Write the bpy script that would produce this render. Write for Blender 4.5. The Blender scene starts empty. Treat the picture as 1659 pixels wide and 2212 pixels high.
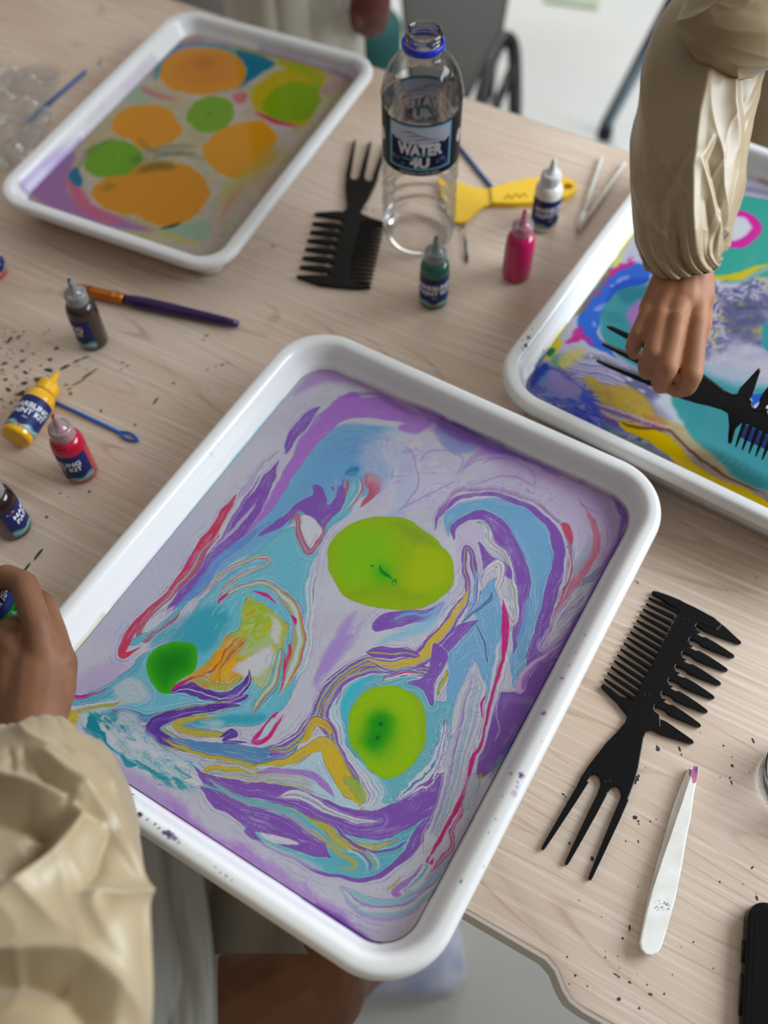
import bpy, bmesh, math, random
import numpy as np
from mathutils import Vector, Matrix, Euler, Quaternion
from mathutils import noise as mnoise
# tuning values
EXPO = 0.2
WORLD = 0.48
WIN = 43
FAR_FILL = 8
WDIR = (0.35, 0.6, 0.72)
WOODA = (212, 191, 171)
WOODB = (203, 178, 155)
WOODC = (166, 128, 106)
TRAYC = (0.75, 0.735, 0.715)
GAINA = (0.76, 0.755, 0.75)
GAINB = (0.6, 0.56, 0.48)
GAINC = (0.68, 0.68, 0.68)
RESA = 0.00042
COMBZ = 0.062
SATA = (164, 142, 106)
SATB = (148, 124, 86)
SATC = (176, 157, 122)
SATD = (156, 134, 98)
SATE = (196, 188, 170)
SATF = (186, 176, 156)
SKA = (148, 98, 68)
SKB = (166, 114, 82)
SKC = (116, 76, 54)
SKD = (130, 88, 62)
C = bpy.context.scene.collection
PI = math.pi
random.seed(4)
# ---------------------------------------------------------------- camera (table top is z = 0, metres)
CX, CY, FPX, PITCH, ROLL, CH = 829.5, 1106.0, 1997.35, .55405, -.02107, .6
_cp, _sp, _cr, _sr = math.cos(PITCH), math.sin(PITCH), math.cos(ROLL), math.sin(ROLL)
RM = np.array([[1, 0, 0], [0, _cp, -_sp], [0, _sp, _cp]])@np.array([[_cr, -_sr, 0], [_sr, _cr, 0], [0, 0, 1]])
def P(px, py, z=0.):
    d = RM@np.array([(px-CX)/FPX, -(py-CY)/FPX, -1.]); return np.array([0, 0, CH])+d*(z-CH)/d[2]
def PV(px, py, z=0.): return Vector(P(px, py, z))
def mpp(px, py, z):  # metres per photo pixel at that place
    return float(np.dot(P(px, py, z)-np.array([0, 0, CH]), RM@np.array([0, 0, -1.])))/FPX
cam = bpy.data.cameras.new('camera'); co = bpy.data.objects.new('camera', cam); C.objects.link(co)
co.matrix_world = Matrix.Translation((0, 0, CH))@Matrix(RM.tolist()).to_4x4()
cam.sensor_fit = 'HORIZONTAL'; cam.sensor_width = 36; cam.lens = FPX/1659*36; cam.clip_start = .01; cam.clip_end = 50
cam.dof.use_dof = True; cam.dof.focus_distance = .595; cam.dof.aperture_fstop = 4.8
S = bpy.context.scene; S.camera = co
S.view_settings.view_transform = 'Standard'; S.view_settings.look = 'None'; S.view_settings.gamma = 1
S.view_settings.use_curve_mapping = False; S.view_settings.exposure = EXPO
# ---------------------------------------------------------------- world, window light and added far floor fill
w = bpy.data.worlds.new('world'); S.world = w; w.use_nodes = True
nt = w.node_tree; bg = nt.nodes['Background']
tc = nt.nodes.new('ShaderNodeTexCoord'); sx = nt.nodes.new('ShaderNodeVectorMath'); sx.operation = 'DOT_PRODUCT'; sx.inputs[1].default_value = WDIR; nt.links.new(tc.outputs['Generated'], sx.inputs[0])
mr = nt.nodes.new('ShaderNodeMapRange'); mr.inputs[1].default_value = -1; nt.links.new(sx.outputs['Value'], mr.inputs[0])
rp = nt.nodes.new('ShaderNodeValToRGB'); nt.links.new(mr.outputs[0], rp.inputs[0])
rp.color_ramp.elements[0].position = .2; rp.color_ramp.elements[0].color = (.12, .100, .082, 1)
rp.color_ramp.elements[1].position = 1.; rp.color_ramp.elements[1].color = (.94, .93, .91, 1)
nt.links.new(rp.outputs[0], bg.inputs[0]); bg.inputs[1].default_value = WORLD
def area(name, loc, to, sx_, sy_, power, col):
    l = bpy.data.lights.new(name, 'AREA'); l.shape = 'RECTANGLE'; l.size = sx_; l.size_y = sy_; l.energy = power; l.color = col
    o = bpy.data.objects.new(name, l); C.objects.link(o); o.location = loc
    o.rotation_euler = (Vector(to)-Vector(loc)).to_track_quat('-Z', 'Y').to_euler(); return l
area('window_light', (1.55, .58, .80), (0, .35, 0), 1.3, .9, WIN, (.80, .90, 1.))
area('far_floor_fill', (.5, 3.3, 1.0), (.35, 2.0, -.7), 1.6, .8, FAR_FILL, (1., .98, .95)).spread = 1.5  # fill lamp added to brighten the floor beyond the table
# ---------------------------------------------------------------- helpers
def srgb(r, g, b):
    f = lambda c: (c/255/12.92 if c/255 <= .04045 else ((c/255+.055)/1.055)**2.4)
    return (f(r), f(g), f(b), 1)
def mat(name, col, rough=.5, **k):
    m = bpy.data.materials.new(name); m.use_nodes = True; p = m.node_tree.nodes['Principled BSDF']
    p.inputs['Base Color'].default_value = col; p.inputs['Roughness'].default_value = rough
    for a, v in k.items(): p.inputs[a.replace('_', ' ')].default_value = v
    m['p'] = 1
    return m
def nodes(m): return m.node_tree.nodes, m.node_tree.links, m.node_tree.nodes['Principled BSDF']
def N(m, t, **k):
    n = m.node_tree.nodes.new(t)
    for a, v in k.items():
        if a in n.inputs: n.inputs[a].default_value = v
        else: setattr(n, a, v)
    return n
def bump_noise(m, scale, strength, dist=.001, detail=3, stretch=None):
    n, l, p = nodes(m)
    t = N(m, 'ShaderNodeTexCoord'); mp = N(m, 'ShaderNodeMapping'); l.new(t.outputs['Object'], mp.inputs[0])
    if stretch: mp.inputs['Scale'].default_value = stretch
    x = N(m, 'ShaderNodeTexNoise'); x.inputs['Scale'].default_value = scale; x.inputs['Detail'].default_value = detail
    b = N(m, 'ShaderNodeBump'); b.inputs['Strength'].default_value = strength; b.inputs['Distance'].default_value = dist
    l.new(mp.outputs[0], x.inputs[0]); l.new(x.outputs[0], b.inputs['Height']); l.new(b.outputs[0], p.inputs['Normal'])
    return m
def mottle(m, c1, c2, scale, detail=4, lo=.35, hi=.65, stretch=None):
    n, l, p = nodes(m); t = N(m, 'ShaderNodeTexCoord'); mp = N(m, 'ShaderNodeMapping'); l.new(t.outputs['Object'], mp.inputs[0])
    if stretch: mp.inputs['Scale'].default_value = stretch
    x = N(m, 'ShaderNodeTexNoise'); x.inputs['Scale'].default_value = scale; x.inputs['Detail'].default_value = detail
    r = N(m, 'ShaderNodeValToRGB'); r.color_ramp.elements[0].position = lo; r.color_ramp.elements[1].position = hi
    r.color_ramp.elements[0].color = c1; r.color_ramp.elements[1].color = c2
    l.new(mp.outputs[0], x.inputs[0]); l.new(x.outputs[0], r.inputs[0]); l.new(r.outputs[0], p.inputs['Base Color'])
    return m
def obj(name, bm, m, parent=None, smooth=True, loc=None):
    me = bpy.data.meshes.new(name)
    if isinstance(bm, tuple): me.from_pydata([tuple(map(float, v)) for v in bm[0]], [], bm[1])
    else:
        bmesh.ops.recalc_face_normals(bm, faces=bm.faces[:]); bm.to_mesh(me); bm.free()
    if m:
        for q in (m if isinstance(m, (list, tuple)) else [m]): me.materials.append(q)
    if smooth: me.polygons.foreach_set('use_smooth', [True]*len(me.polygons))
    o = bpy.data.objects.new(name, me); C.objects.link(o)
    if parent: o.parent = parent
    if loc is not None: o.location = loc
    return o
def autosmooth(o, ang=.6):
    me = o.data; bm = bmesh.new(); bm.from_mesh(me)
    for e in bm.edges:
        if len(e.link_faces) == 2 and e.calc_face_angle(0) > ang: e.smooth = False
    bm.to_mesh(me); bm.free(); return o
def tag(o, label=None, cat=None, group=None, kind=None):
    if label: o['label'] = label
    if cat: o['category'] = cat
    if group: o['group'] = group
    if kind: o['kind'] = kind
    return o
def thing(name, loc, label, cat, group=None, rz=0, M=None):
    o = bpy.data.objects.new(name, None); C.objects.link(o); o.empty_display_size = .02
    if M is not None: o.matrix_world = M
    else: o.location = loc; o.rotation_euler = (0, 0, rz)
    return tag(o, label, cat, group)
def copy_tree(o, parent=None):
    c = o.copy(); C.objects.link(c); c.parent = parent
    for ch in list(o.children): copy_tree(ch, c)
    return c
def lathe(prof, n=48, mod=None, cap0=True, cap1=False):
    bm = bmesh.new(); rings = []
    for i, (r, z) in enumerate(prof):
        ring = []
        for k in range(n):
            a = 2*PI*k/n; rr = r*(1+(mod(a, z, i) if mod else 0)); ring.append(bm.verts.new((rr*math.cos(a), rr*math.sin(a), z)))
        rings.append(ring)
    for a, b in zip(rings, rings[1:]):
        for k in range(n): bm.faces.new((a[k], a[(k+1) % n], b[(k+1) % n], b[k]))
    if cap0: bm.faces.new(rings[0][::-1])
    if cap1: bm.faces.new(rings[-1])
    return bm
def prism(poly, z0, z1, bev=0., seg=2):
    bm = bmesh.new(); vs = [bm.verts.new((p[0], p[1], z0)) for p in poly]; f = bm.faces.new(vs)
    r = bmesh.ops.extrude_face_region(bm, geom=[f]); top = [v for v in r['geom'] if isinstance(v, bmesh.types.BMVert)]
    for v in top: v.co.z = z1
    if bev:
        es = [e for e in bm.edges if abs(e.verts[0].co.z-e.verts[1].co.z) < 1e-7]
        bmesh.ops.bevel(bm, geom=es, offset=bev, segments=seg, affect='EDGES', profile=.5, clamp_overlap=True)
    return bm
def tube(pts, rad, n=10, caps=True):
    bm = bmesh.new(); pts = [Vector(p) for p in pts]
    if not hasattr(rad, '__len__'): rad = [rad]*len(pts)
    up = Vector((0, 0, 1)); rings = []; t0 = (pts[1]-pts[0]).normalized()
    if abs(t0.dot(up)) > .95: up = Vector((1, 0, 0))
    u = (up-t0*up.dot(t0)).normalized()
    for i, p in enumerate(pts):
        t = (pts[min(i+1, len(pts)-1)]-pts[max(i-1, 0)]).normalized(); u = (u-t*u.dot(t)).normalized(); v = t.cross(u)
        rings.append([bm.verts.new(p+(u*math.cos(2*PI*k/n)+v*math.sin(2*PI*k/n))*rad[i]) for k in range(n)])
    for a, b in zip(rings, rings[1:]):
        for k in range(n): bm.faces.new((a[k], a[(k+1) % n], b[(k+1) % n], b[k]))
    if caps: bm.faces.new(rings[0][::-1]); bm.faces.new(rings[-1])
    return bm
def smooth_path(pts, n=8):
    pts = [Vector(p) for p in pts]; q = [2*pts[0]-pts[1]]+pts+[2*pts[-1]-pts[-2]]; out = []
    for i in range(1, len(q)-2):
        for k in range(n):
            t = k/n; a, b, c, d = q[i-1:i+3]
            out.append(.5*((2*b)+(-a+c)*t+(2*a-5*b+4*c-d)*t*t+(-a+3*b-3*c+d)*t**3))
    return out+[pts[-1]]
def text_bm(s, size, bold=0., spacing=1.):
    cu = bpy.data.curves.new('t', 'FONT'); cu.body = s; cu.size = size; cu.offset = bold; cu.align_x = 'CENTER'; cu.align_y = 'CENTER'; cu.resolution_u = 4; cu.space_character = spacing
    o = bpy.data.objects.new('t', cu); C.objects.link(o); dg = bpy.context.evaluated_depsgraph_get(); dg.update()
    me = bpy.data.meshes.new_from_object(o.evaluated_get(dg)); bm = bmesh.new(); bm.from_mesh(me)
    bpy.data.objects.remove(o); bpy.data.curves.remove(cu); bpy.data.meshes.remove(me)
    return bm
def wrap(bm, R, a0=0., z0=0., slope=0.):   # x -> angle round a cylinder, y -> z
    bmesh.ops.subdivide_edges(bm, edges=[e for e in bm.edges if e.calc_length() > R*.25], cuts=2)
    for v in bm.verts:
        a = a0+v.co.x/R; v.co = Vector((R*math.cos(a), R*math.sin(a), z0+v.co.y+v.co.x*slope))
    return bm
def join_bm(a, b):
    me = bpy.data.meshes.new('x'); b.to_mesh(me); b.free(); a.from_mesh(me); bpy.data.meshes.remove(me); return a
def band(R, a0, a1, z0, z1, top=None, n=40, bot=None):
    bm = bmesh.new(); pr = None
    for k in range(n+1):
        t = k/n; a = a0+(a1-a0)*t
        zt = top(t) if top else z1; zb = bot(t) if bot else z0
        c = (bm.verts.new((R*math.cos(a), R*math.sin(a), zb)), bm.verts.new((R*math.cos(a), R*math.sin(a), zt)))
        if pr: bm.faces.new((pr[0], c[0], c[1], pr[1]))
        pr = c
    return bm
# ---------------------------------------------------------------- floor
mfloor = mottle(mat('floor_vinyl', srgb(175, 178, 176), .45), srgb(196, 200, 198), srgb(208, 209, 206), 3.)
bm = bmesh.new(); bmesh.ops.create_grid(bm, x_segments=2, y_segments=2, size=4.5); fl = obj('floor', bm, mfloor, smooth=False, loc=(0, 1.5, -.70)); fl['kind'] = 'structure'
# ---------------------------------------------------------------- table
GA = math.radians(-29.5)
mwood = mat('maple_laminate', srgb(205, 185, 165), .42)
n_, l_, p_ = nodes(mwood); p_.inputs['Specular IOR Level'].default_value = .2
tcn = N(mwood, 'ShaderNodeTexCoord'); mp = N(mwood, 'ShaderNodeMapping'); l_.new(tcn.outputs['Object'], mp.inputs[0]); mp.inputs['Rotation'].default_value = (0, 0, -GA)
def mathn(op, a=None, b=None, m=mwood, clamp=False):
    q = N(m, 'ShaderNodeMath'); q.operation = op; q.use_clamp = clamp
    for i, v in enumerate((a, b)):
        if v is None: continue
        if isinstance(v, (int, float)): q.inputs[i].default_value = v
        else: m.node_tree.links.new(v, q.inputs[i])
    return q.outputs[0]
def nz(vec_scale, scale, detail=3, rough=.5, m=mwood, off=(0, 0, 0)):
    mm = N(m, 'ShaderNodeMapping'); m.node_tree.links.new(mp.outputs[0], mm.inputs[0]); mm.inputs['Scale'].default_value = vec_scale; mm.inputs['Location'].default_value = off
    q = N(m, 'ShaderNodeTexNoise'); q.inputs['Scale'].default_value = scale; q.inputs['Detail'].default_value = detail; q.inputs['Roughness'].default_value = rough
    m.node_tree.links.new(mm.outputs[0], q.inputs[0]); return q.outputs[0]
big = nz((.22, 2.6, 1), 2.6, 1.6, .45)
fr = mathn('FRACT', mathn('MULTIPLY', big, 54.))
r1 = N(mwood, 'ShaderNodeValToRGB'); l_.new(fr, r1.inputs[0]); e = r1.color_ramp.elements
e[0].position = 0.; e[0].color = (0, 0, 0, 1); e[1].position = .80; e[1].color = (.06, .06, .06, 1)
x = e.new(.93); x.color = (1, 1, 1, 1); x = e.new(1.); x.color = (0, 0, 0, 1)
fine = nz((2.2, 95, 1), 3.5, 3, .6); med = nz((1.2, 14, 1), 4., 4, .6, off=(3, 1, 0)); pat = nz((1, 1.6, 1), 6., 2, .5, off=(5, 2, 0))
mod1 = mathn('MULTIPLY', r1.outputs[0], mathn('MULTIPLY', mathn('SUBTRACT', med, .22), 1.9, clamp=True))
c1 = N(mwood, 'ShaderNodeMix'); c1.data_type = 'RGBA'; c1.inputs[6].default_value = srgb(*WOODA); c1.inputs[7].default_value = srgb(*WOODB)
rr = N(mwood, 'ShaderNodeMapRange'); l_.new(pat, rr.inputs[0]); rr.inputs[1].default_value = .35; rr.inputs[2].default_value = .65
l_.new(rr.outputs[0], c1.inputs[0])
c2 = N(mwood, 'ShaderNodeMix'); c2.data_type = 'RGBA'; c2.blend_type = 'MIX'; l_.new(c1.outputs[2], c2.inputs[6]); c2.inputs[7].default_value = srgb(*WOODC)
l_.new(mathn('MULTIPLY', mod1, .75), c2.inputs[0])
c3 = N(mwood, 'ShaderNodeMix'); c3.data_type = 'RGBA'; c3.blend_type = 'MIX'; l_.new(c2.outputs[2], c3.inputs[6]); c3.inputs[7].default_value = srgb(236, 224, 210)
rf = N(mwood, 'ShaderNodeMapRange'); l_.new(fine, rf.inputs[0]); rf.inputs[1].default_value = .48; rf.inputs[2].default_value = .72; rf.inputs[4].default_value = .55
l_.new(rf.outputs[0], c3.inputs[0]); l_.new(c3.outputs[2], p_.inputs['Base Color'])
medge = mat('table_edge_band', srgb(206, 196, 184), .5)
near = [(-700, 990), (300, 1553), (1005, 1962), (1182, 2066), (1205, 2092), (1222, 2135), (1236, 2158), (1262, 2178), (1335, 2220)]
poly = [P(a, b)[:2] for a, b in near]
ex = np.array([math.cos(math.radians(-30.8)), math.sin(math.radians(-30.8))])
poly[0] = P(1005, 1962)[:2]-ex*1.15
poly[1] = P(1005, 1962)[:2]-ex*.4
poly.append(P(1335, 2220)[:2]+ex*.9)
poly.append(P(1000, 210)[:2]+ex*1.25); poly.append(P(1000, 210)[:2]-ex*.9)
ta = thing('table', (0, 0, 0), 'pale maple laminate table with a stepped near edge, carrying the trays', 'table')
top = obj('tabletop', prism(poly, -.026, 0, .0015, 2), mwood, ta); autosmooth(top)
def offpoly(poly, d):
    n = len(poly); out = []
    A = sum(poly[i][0]*poly[(i+1) % n][1]-poly[(i+1) % n][0]*poly[i][1] for i in range(n)); s = 1 if A > 0 else -1
    for i in range(n):
        a, b, c = (np.array(poly[(i+k) % n]) for k in (-1, 0, 1)); u = (b-a)/np.linalg.norm(b-a); v = (c-b)/np.linalg.norm(c-b)
        nn = np.array([u[1], -u[0]])+np.array([v[1], -v[0]]); nn /= np.linalg.norm(nn); k = max(.5, nn@np.array([u[1], -u[0]])); out.append(b+s*nn*d/k)
    return out
eb = bmesh.new(); o_ = offpoly(poly, .0022); nn_ = len(poly)
for (z0, z1, qa, qb) in ((-.0265, -.0008, o_, o_),):
    vs = [(eb.verts.new((*qa[i], z0)), eb.verts.new((*qb[i], z1)), eb.verts.new((*poly[i], z1+.0006)), eb.verts.new((*poly[i], z0-.0003))) for i in range(nn_)]
    for i in range(nn_):
        j = (i+1) % nn_
        for k in range(4): eb.faces.new((vs[i][k], vs[j][k], vs[j][(k+1) % 4], vs[i][(k+1) % 4]))
obj('edge_band', eb, medge, ta, smooth=False)
mleg = mat('grey_powder_coat', srgb(120, 122, 124), .4)
for q in (poly[0]+ex*.12+np.array([.04, .08]), poly[-1]+ex*.12-np.array([.05, .08]), poly[-2]-ex*.12-np.array([.05, .08])):
    obj('leg', lathe([(.02, -.70), (.02, -.0262)], 20, cap1=True), mleg, ta, loc=(q[0], q[1], 0))
# paint flecks on the table top
def fleck(bm, px, py, lpx, wpx, ang, seed):
    r = random.Random(seed); c = P(px, py); s = mpp(px, py, 0); n = 9; vs = []
    for k in range(n):
        a = 2*PI*k/n; q = (1+.35*(r.random()-.5)); x = math.cos(a)*lpx*.5*q; y = math.sin(a)*wpx*.5*q
        X = x*math.cos(ang)-y*math.sin(ang); Y = x*math.sin(ang)+y*math.cos(ang)
        vs.append(bm.verts.new((c[0]+X*s, c[1]+Y*s*1.15, .00016)))
    bm.faces.new(vs)
FL = {'black': [], 'purple': [], 'green': [], 'olive': []}
for l in ((20,735,20,8,1.1,'purple'),(40,728,12,6,1.,'purple'),(60,742,5,4,0,'black'),(48,758,9,7,.2,'green'),(122,753,13,8,.1,'green'),(48,780,11,8,0,'green'),(108,777,13,8,0,'green'),(30,765,3,3,0,'black'),(72,764,8,4,0,'black'),(10,785,12,8,.3,'purple'),(36,792,12,5,0,'purple'),(55,805,16,7,-.4,'black'),(78,818,14,6,.2,'black'),(105,800,20,9,-.2,'black'),(140,793,26,8,.5,'purple'),(166,780,18,5,.5,'purple'),(183,773,18,5,.4,'purple'),(52,828,16,9,0,'black'),(12,820,12,7,0,'black'),(18,842,16,8,-.6,'black'),(35,852,8,5,0,'black'),(85,820,18,8,.6,'black'),(47,850,22,12,.4,'black'),(5,800,8,5,0,'black'),(3,862,8,5,0,'purple'),(25,832,5,4,0,'black'),(66,800,5,4,0,'black'),(88,790,6,4,0,'black'),(24,870,8,7,0,'purple'),(8,880,5,5,0,'purple'),(70,842,6,5,0,'black'),
    (170,826,34,5,.55,'olive'),(190,810,30,7,.6,'olive'),(205,800,12,4,.5,'olive'),(150,840,14,4,.6,'olive'),(152,850,8,10,.9,'olive'),(143,832,9,5,.2,'olive'),(186,798,5,3,.5,'olive'),(375,828,6,5,0,'purple'),(336,866,22,5,1.1,'green'),(218,888,5,8,.5,'purple'),(292,918,10,5,1.1,'olive'),(480,788,10,4,.2,'purple'),(492,784,6,3,.2,'purple'),(466,790,4,3,0,'purple'),(448,798,6,3,0,'purple'),(500,786,3,2,0,'purple'),(450,842,3,3,0,'black'),
    (130,1066,9,3,0,'black'),(147,1074,3,3,0,'black'),(193,1062,7,4,0,'black'),(119,1035,3,2,0,'black'),(101,1117,8,7,0,'olive'),(83,1198,28,7,1.05,'green'),(58,1226,22,6,1.1,'black'),(446,725,12,5,.3,'olive'),(440,735,6,4,0,'olive'),(265,783,8,4,.1,'olive'),(275,790,8,4,.5,'olive'),(262,798,6,3,0,'olive'),
    (1375,1256,8,2,-.8,'black'),(1378,1260,3,4,0,'black'),(1634,1248,3,3,0,'black'),(1570,1275,3,2,0,'black'),(1421,1618,9,9,0,'black'),(1419,1612,4,4,0,'black'),(1468,1618,5,10,.2,'black'),(1472,1630,3,5,0,'black'),(1563,1611,5,4,0,'black'),(1582,1654,7,6,0,'black'),(1627,1600,4,11,.3,'black'),(1581,1635,3,2,0,'black'),(1375,1682,10,10,.6,'black'),(1372,1690,6,8,0,'black'),(1380,1676,4,6,0,'black'),(1217,1716,9,3,-.6,'black'),(1222,1722,4,3,0,'black'),(1238,1718,4,4,0,'black'),(1372,1766,10,8,.2,'black'),(1379,1774,6,4,0,'black'),(1405,1774,4,3,0,'black'),(1230,1822,5,6,0,'black'),(1279,1855,8,10,0,'black'),(1352,1817,3,3,0,'black'),(1379,1818,3,7,0,'black'),(1625,1874,8,4,.6,'black'),(1360,2005,5,13,-.3,'black'),(1345,2027,5,5,0,'black'),(1425,2045,4,4,0,'purple'),(1555,1905,4,4,0,'black'),(1605,1910,3,2,0,'black'),(1635,1940,5,9,0,'black'),(1498,2035,5,3,0,'black'),(1541,2092,3,3,0,'black'),(1330,2105,10,3,-.4,'black'),(1337,2110,7,3,-.3,'black'),(1360,2122,8,4,-.4,'black'),(1405,2148,9,5,-.3,'black'),(1398,2127,4,3,0,'black'),(1435,2147,5,4,0,'black'),(1337,2158,9,7,0,'black'),(1381,2178,6,5,0,'black'),(1243,2107,6,4,.5,'black'),(1269,2130,4,3,0,'black'),(1225,2067,5,3,.8,'black'),(1308,2068,4,3,0,'black'),(1380,1780,3,3,0,'black'),(1300,1980,3,2,0,'black'),(1580,1690,3,10,.3,'black'),(1577,1680,6,3,.8,'black'),(720,530,6,4,0,'black'),(590,532,8,5,-.5,'green'),(790,452,10,4,.2,'black'),(806,455,5,4,0,'black'),(214,136,8,8,0,'purple'),(218,128,5,5,0,'black')):
    FL[l[5]].append(l)
for i in range(46): FL['black'].append((random.uniform(0, 110), random.uniform(700, 880), random.uniform(2, 6), random.uniform(2, 4), random.uniform(-1, 1)))
for i in range(26): FL['black'].append((random.uniform(1200, 1640), random.uniform(1580, 2140), random.uniform(1, 3), random.uniform(1, 3), 0))
FC = dict(black=srgb(34, 30, 36), purple=srgb(62, 40, 72), green=srgb(30, 72, 50), olive=srgb(112, 92, 30))
for k, v in FL.items():
    bm = bmesh.new()
    for i, l in enumerate(v): fleck(bm, l[0], l[1], l[2], l[3], l[4], i)
    o = obj('paint_flecks', bm, mat('dried_paint_'+k, FC[k], .5), ta, smooth=False); o['kind'] = 'stuff'; o['label'] = 'dried '+k+' paint flecks'
# ---------------------------------------------------------------- marbling painter (numpy, on the water plane, mm)
def vnoise(x, y, seed=0):
    xi = np.floor(x).astype(np.int64); yi = np.floor(y).astype(np.int64)
    fx = x-xi; fy = y-yi; fx = fx*fx*fx*(fx*(fx*6-15)+10); fy = fy*fy*fy*(fy*(fy*6-15)+10)
    def h(a, b):
        n = (a*73856093) ^ (b*19349663) ^ (seed*83492791)
        n = (n ^ (n >> 13))*1274126177 & 0x7fffffff
        n = (n ^ (n >> 16))
        return (n & 0xffff)/32767.5-1.0
    a = h(xi, yi); b = h(xi+1, yi); c = h(xi, yi+1); d = h(xi+1, yi+1)
    return a+(b-a)*fx+(c-a)*fy+(a-b-c+d)*fx*fy
def fbm(x, y, seed=0, o=3):
    s = 0.; a = 1.; t = 0.
    for i in range(o):
        s = s+a*vnoise(x*2**i+17.3*i, y*2**i-9.1*i, seed+i); t += a; a *= .5
    return s/t
def catmull(p, closed=False, n=7):
    p = np.asarray(p, float)
    if closed: q = np.vstack([p[-1], p, p[0], p[1]])
    else: q = np.vstack([2*p[0]-p[1], p, 2*p[-1]-p[-2]])
    out = []
    for i in range(1, len(q)-2):
        a, b, c, d = q[i-1:i+3]
        for k in range(n):
            t = k/n
            out.append(.5*((2*b)+(-a+c)*t+(2*a-5*b+4*c-d)*t*t+(-a+3*b-3*c+d)*t**3))
    if not closed: out.append(q[-2])
    return np.array(out)
def sstep(a, b, x):
    t = np.clip((x-a)/(b-a), 0, 1); return t*t*(3-2*t)
class Marble:
    def __init__(s, X, Y, zpl, base, warp=1.0):
        s.X0 = X; s.Y0 = Y; s.z = zpl; s.ech = True; s.D = np.full(X.shape, 99., np.float32)
        s.C = np.empty(X.shape+(3,), np.float32); s.C[:] = base
        s.warp(warp)
    def warp(s, k):
        X, Y = s.X0, s.Y0
        s.X = X+k*(1.7*fbm(X/14, Y/14, 1, 2)+.22*vnoise(X/3.4, Y/3.4, 5)+.09*vnoise(X/1.2, Y/1.2, 9))
        s.Y = Y+k*(1.7*fbm(X/14, Y/14, 21, 2)+.22*vnoise(X/3.4, Y/3.4, 25)+.09*vnoise(X/1.2, Y/1.2, 29))
    def w(s, pts): # photo px -> mm on the water plane
        return np.array([P(a, b, s.z)[:2]*1000 for a, b in pts])
    def put(s, idx, a, col):
        a = a[..., None].astype(np.float32); s.C[idx] = s.C[idx]*(1-a)+np.asarray(col, np.float32)*a
    def box(s, q, m):
        x0, y0 = q.min(0)-m; x1, y1 = q.max(0)+m
        return np.nonzero((s.X > x0) & (s.X < x1) & (s.Y > y0) & (s.Y < y1))
    def ribbon(s, pts, wd, bands, soft=.35, alpha=1., edge=0, ragged=0, fade=0, threads=0, echo=None):
        if echo is None: echo = 3 if edge >= .4 and s.z < .04 and s.ech else 0
        n = 6; c = s.w(pts); q = catmull(c, n=n)
        wd = list(wd) if hasattr(wd, '__len__') else [wd]*len(pts)
        wp = np.interp(np.linspace(0, len(pts)-1, len(q)), np.arange(len(pts)), wd)
        wp = wp/2.6  # px -> mm, strokes slightly full
        te = np.linspace(0, 1, len(q)); wp = wp*np.clip(np.minimum(te, 1-te)/.11+.12, 0, 1)**.75 if s.ech else wp
        fieldm = 6. if (edge >= .3 and alpha > .7 and s.ech) else 0
        idx = s.box(q, wp.max()+2+soft*2+max(echo*1.3, fieldm))
        x = s.X[idx]; y = s.Y[idx]
        if len(x) == 0: return
        best = np.full(x.shape, 1e9); sd = np.zeros(x.shape); ww = np.ones(x.shape); tt = np.zeros(x.shape)
        L = 0.
        for i in range(len(q)-1):
            ax, ay = q[i]; dx, dy = q[i+1]-q[i]; l2 = dx*dx+dy*dy+1e-9; l = l2**.5
            t = np.clip(((x-ax)*dx+(y-ay)*dy)/l2, 0, 1)
            ex = x-ax-t*dx; ey = y-ay-t*dy; d = ex*ex+ey*ey
            wi = wp[i]+(wp[i+1]-wp[i])*t
            m = d < best
            best[m] = d[m]; sd[m] = np.sign(dx*ey-dy*ex)[m]; ww[m] = wi[m]; tt[m] = (L+t*l)[m]
            L += l
        d = np.sqrt(best); v = sd*d/np.maximum(ww, .05)
        if ragged: v = v*(1+ragged*fbm(tt/4, v*2, 77))
        if fieldm: s.D[idx] = np.minimum(s.D[idx], np.abs((np.abs(v)-1)*ww))
        al = (1-sstep(-soft, soft, (np.abs(v)-1)*ww))*alpha
        if fade: al = al*sstep(0, fade, tt)*sstep(0, fade, L-tt)
        if not isinstance(bands[0], tuple) or not hasattr(bands[0][-1], '__len__'): bands = [(-1, 1, bands)]
        col = np.empty(x.shape+(3,), np.float32); col[:] = bands[0][2]
        vv = v+.16*fbm(tt/14, v*1.2, 31, 2)
        for lo, hi, cc in bands:
            sf = .12/np.maximum(ww, .3)+.01
            b = sstep(-sf, sf, vv-lo)*(1-sstep(-sf, sf, vv-hi))
            col = col*(1-b[..., None])+np.asarray(cc, np.float32)*b[..., None]
        if threads:
            k = fbm(v*threads+.4*fbm(tt/12, v, 3), tt/60, 55, 2)
            th = np.exp(-(k/.05)**2)*.45*sstep(-.1, .35, vnoise(tt/11, v*3, 8))
            col = col*(1-th[..., None])+np.array([.86, .84, .9], np.float32)*th[..., None]
        a = al[..., None].astype(np.float32)
        s.C[idx] = s.C[idx]*(1-a)+col*a
        if echo:
            for kk in range(echo):
                off = (.9+kk*.95)*(1+.25*vnoise(tt/18, np.sign(v)*3+kk, 41)); e = np.exp(-((((np.abs(v)-1)*ww)-off)/.19)**2)*(.62-.1*kk)*sstep(-.35, .25, vnoise(tt/13+5*kk, np.sign(v)*2.+kk, 43))*sstep(0, 7, tt)*sstep(0, 7, L-tt)
                s.put(idx, e, ((.86, .86, .9), (.46, .40, .62), (.84, .85, .9), (.52, .48, .66))[kk % 4])
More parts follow.
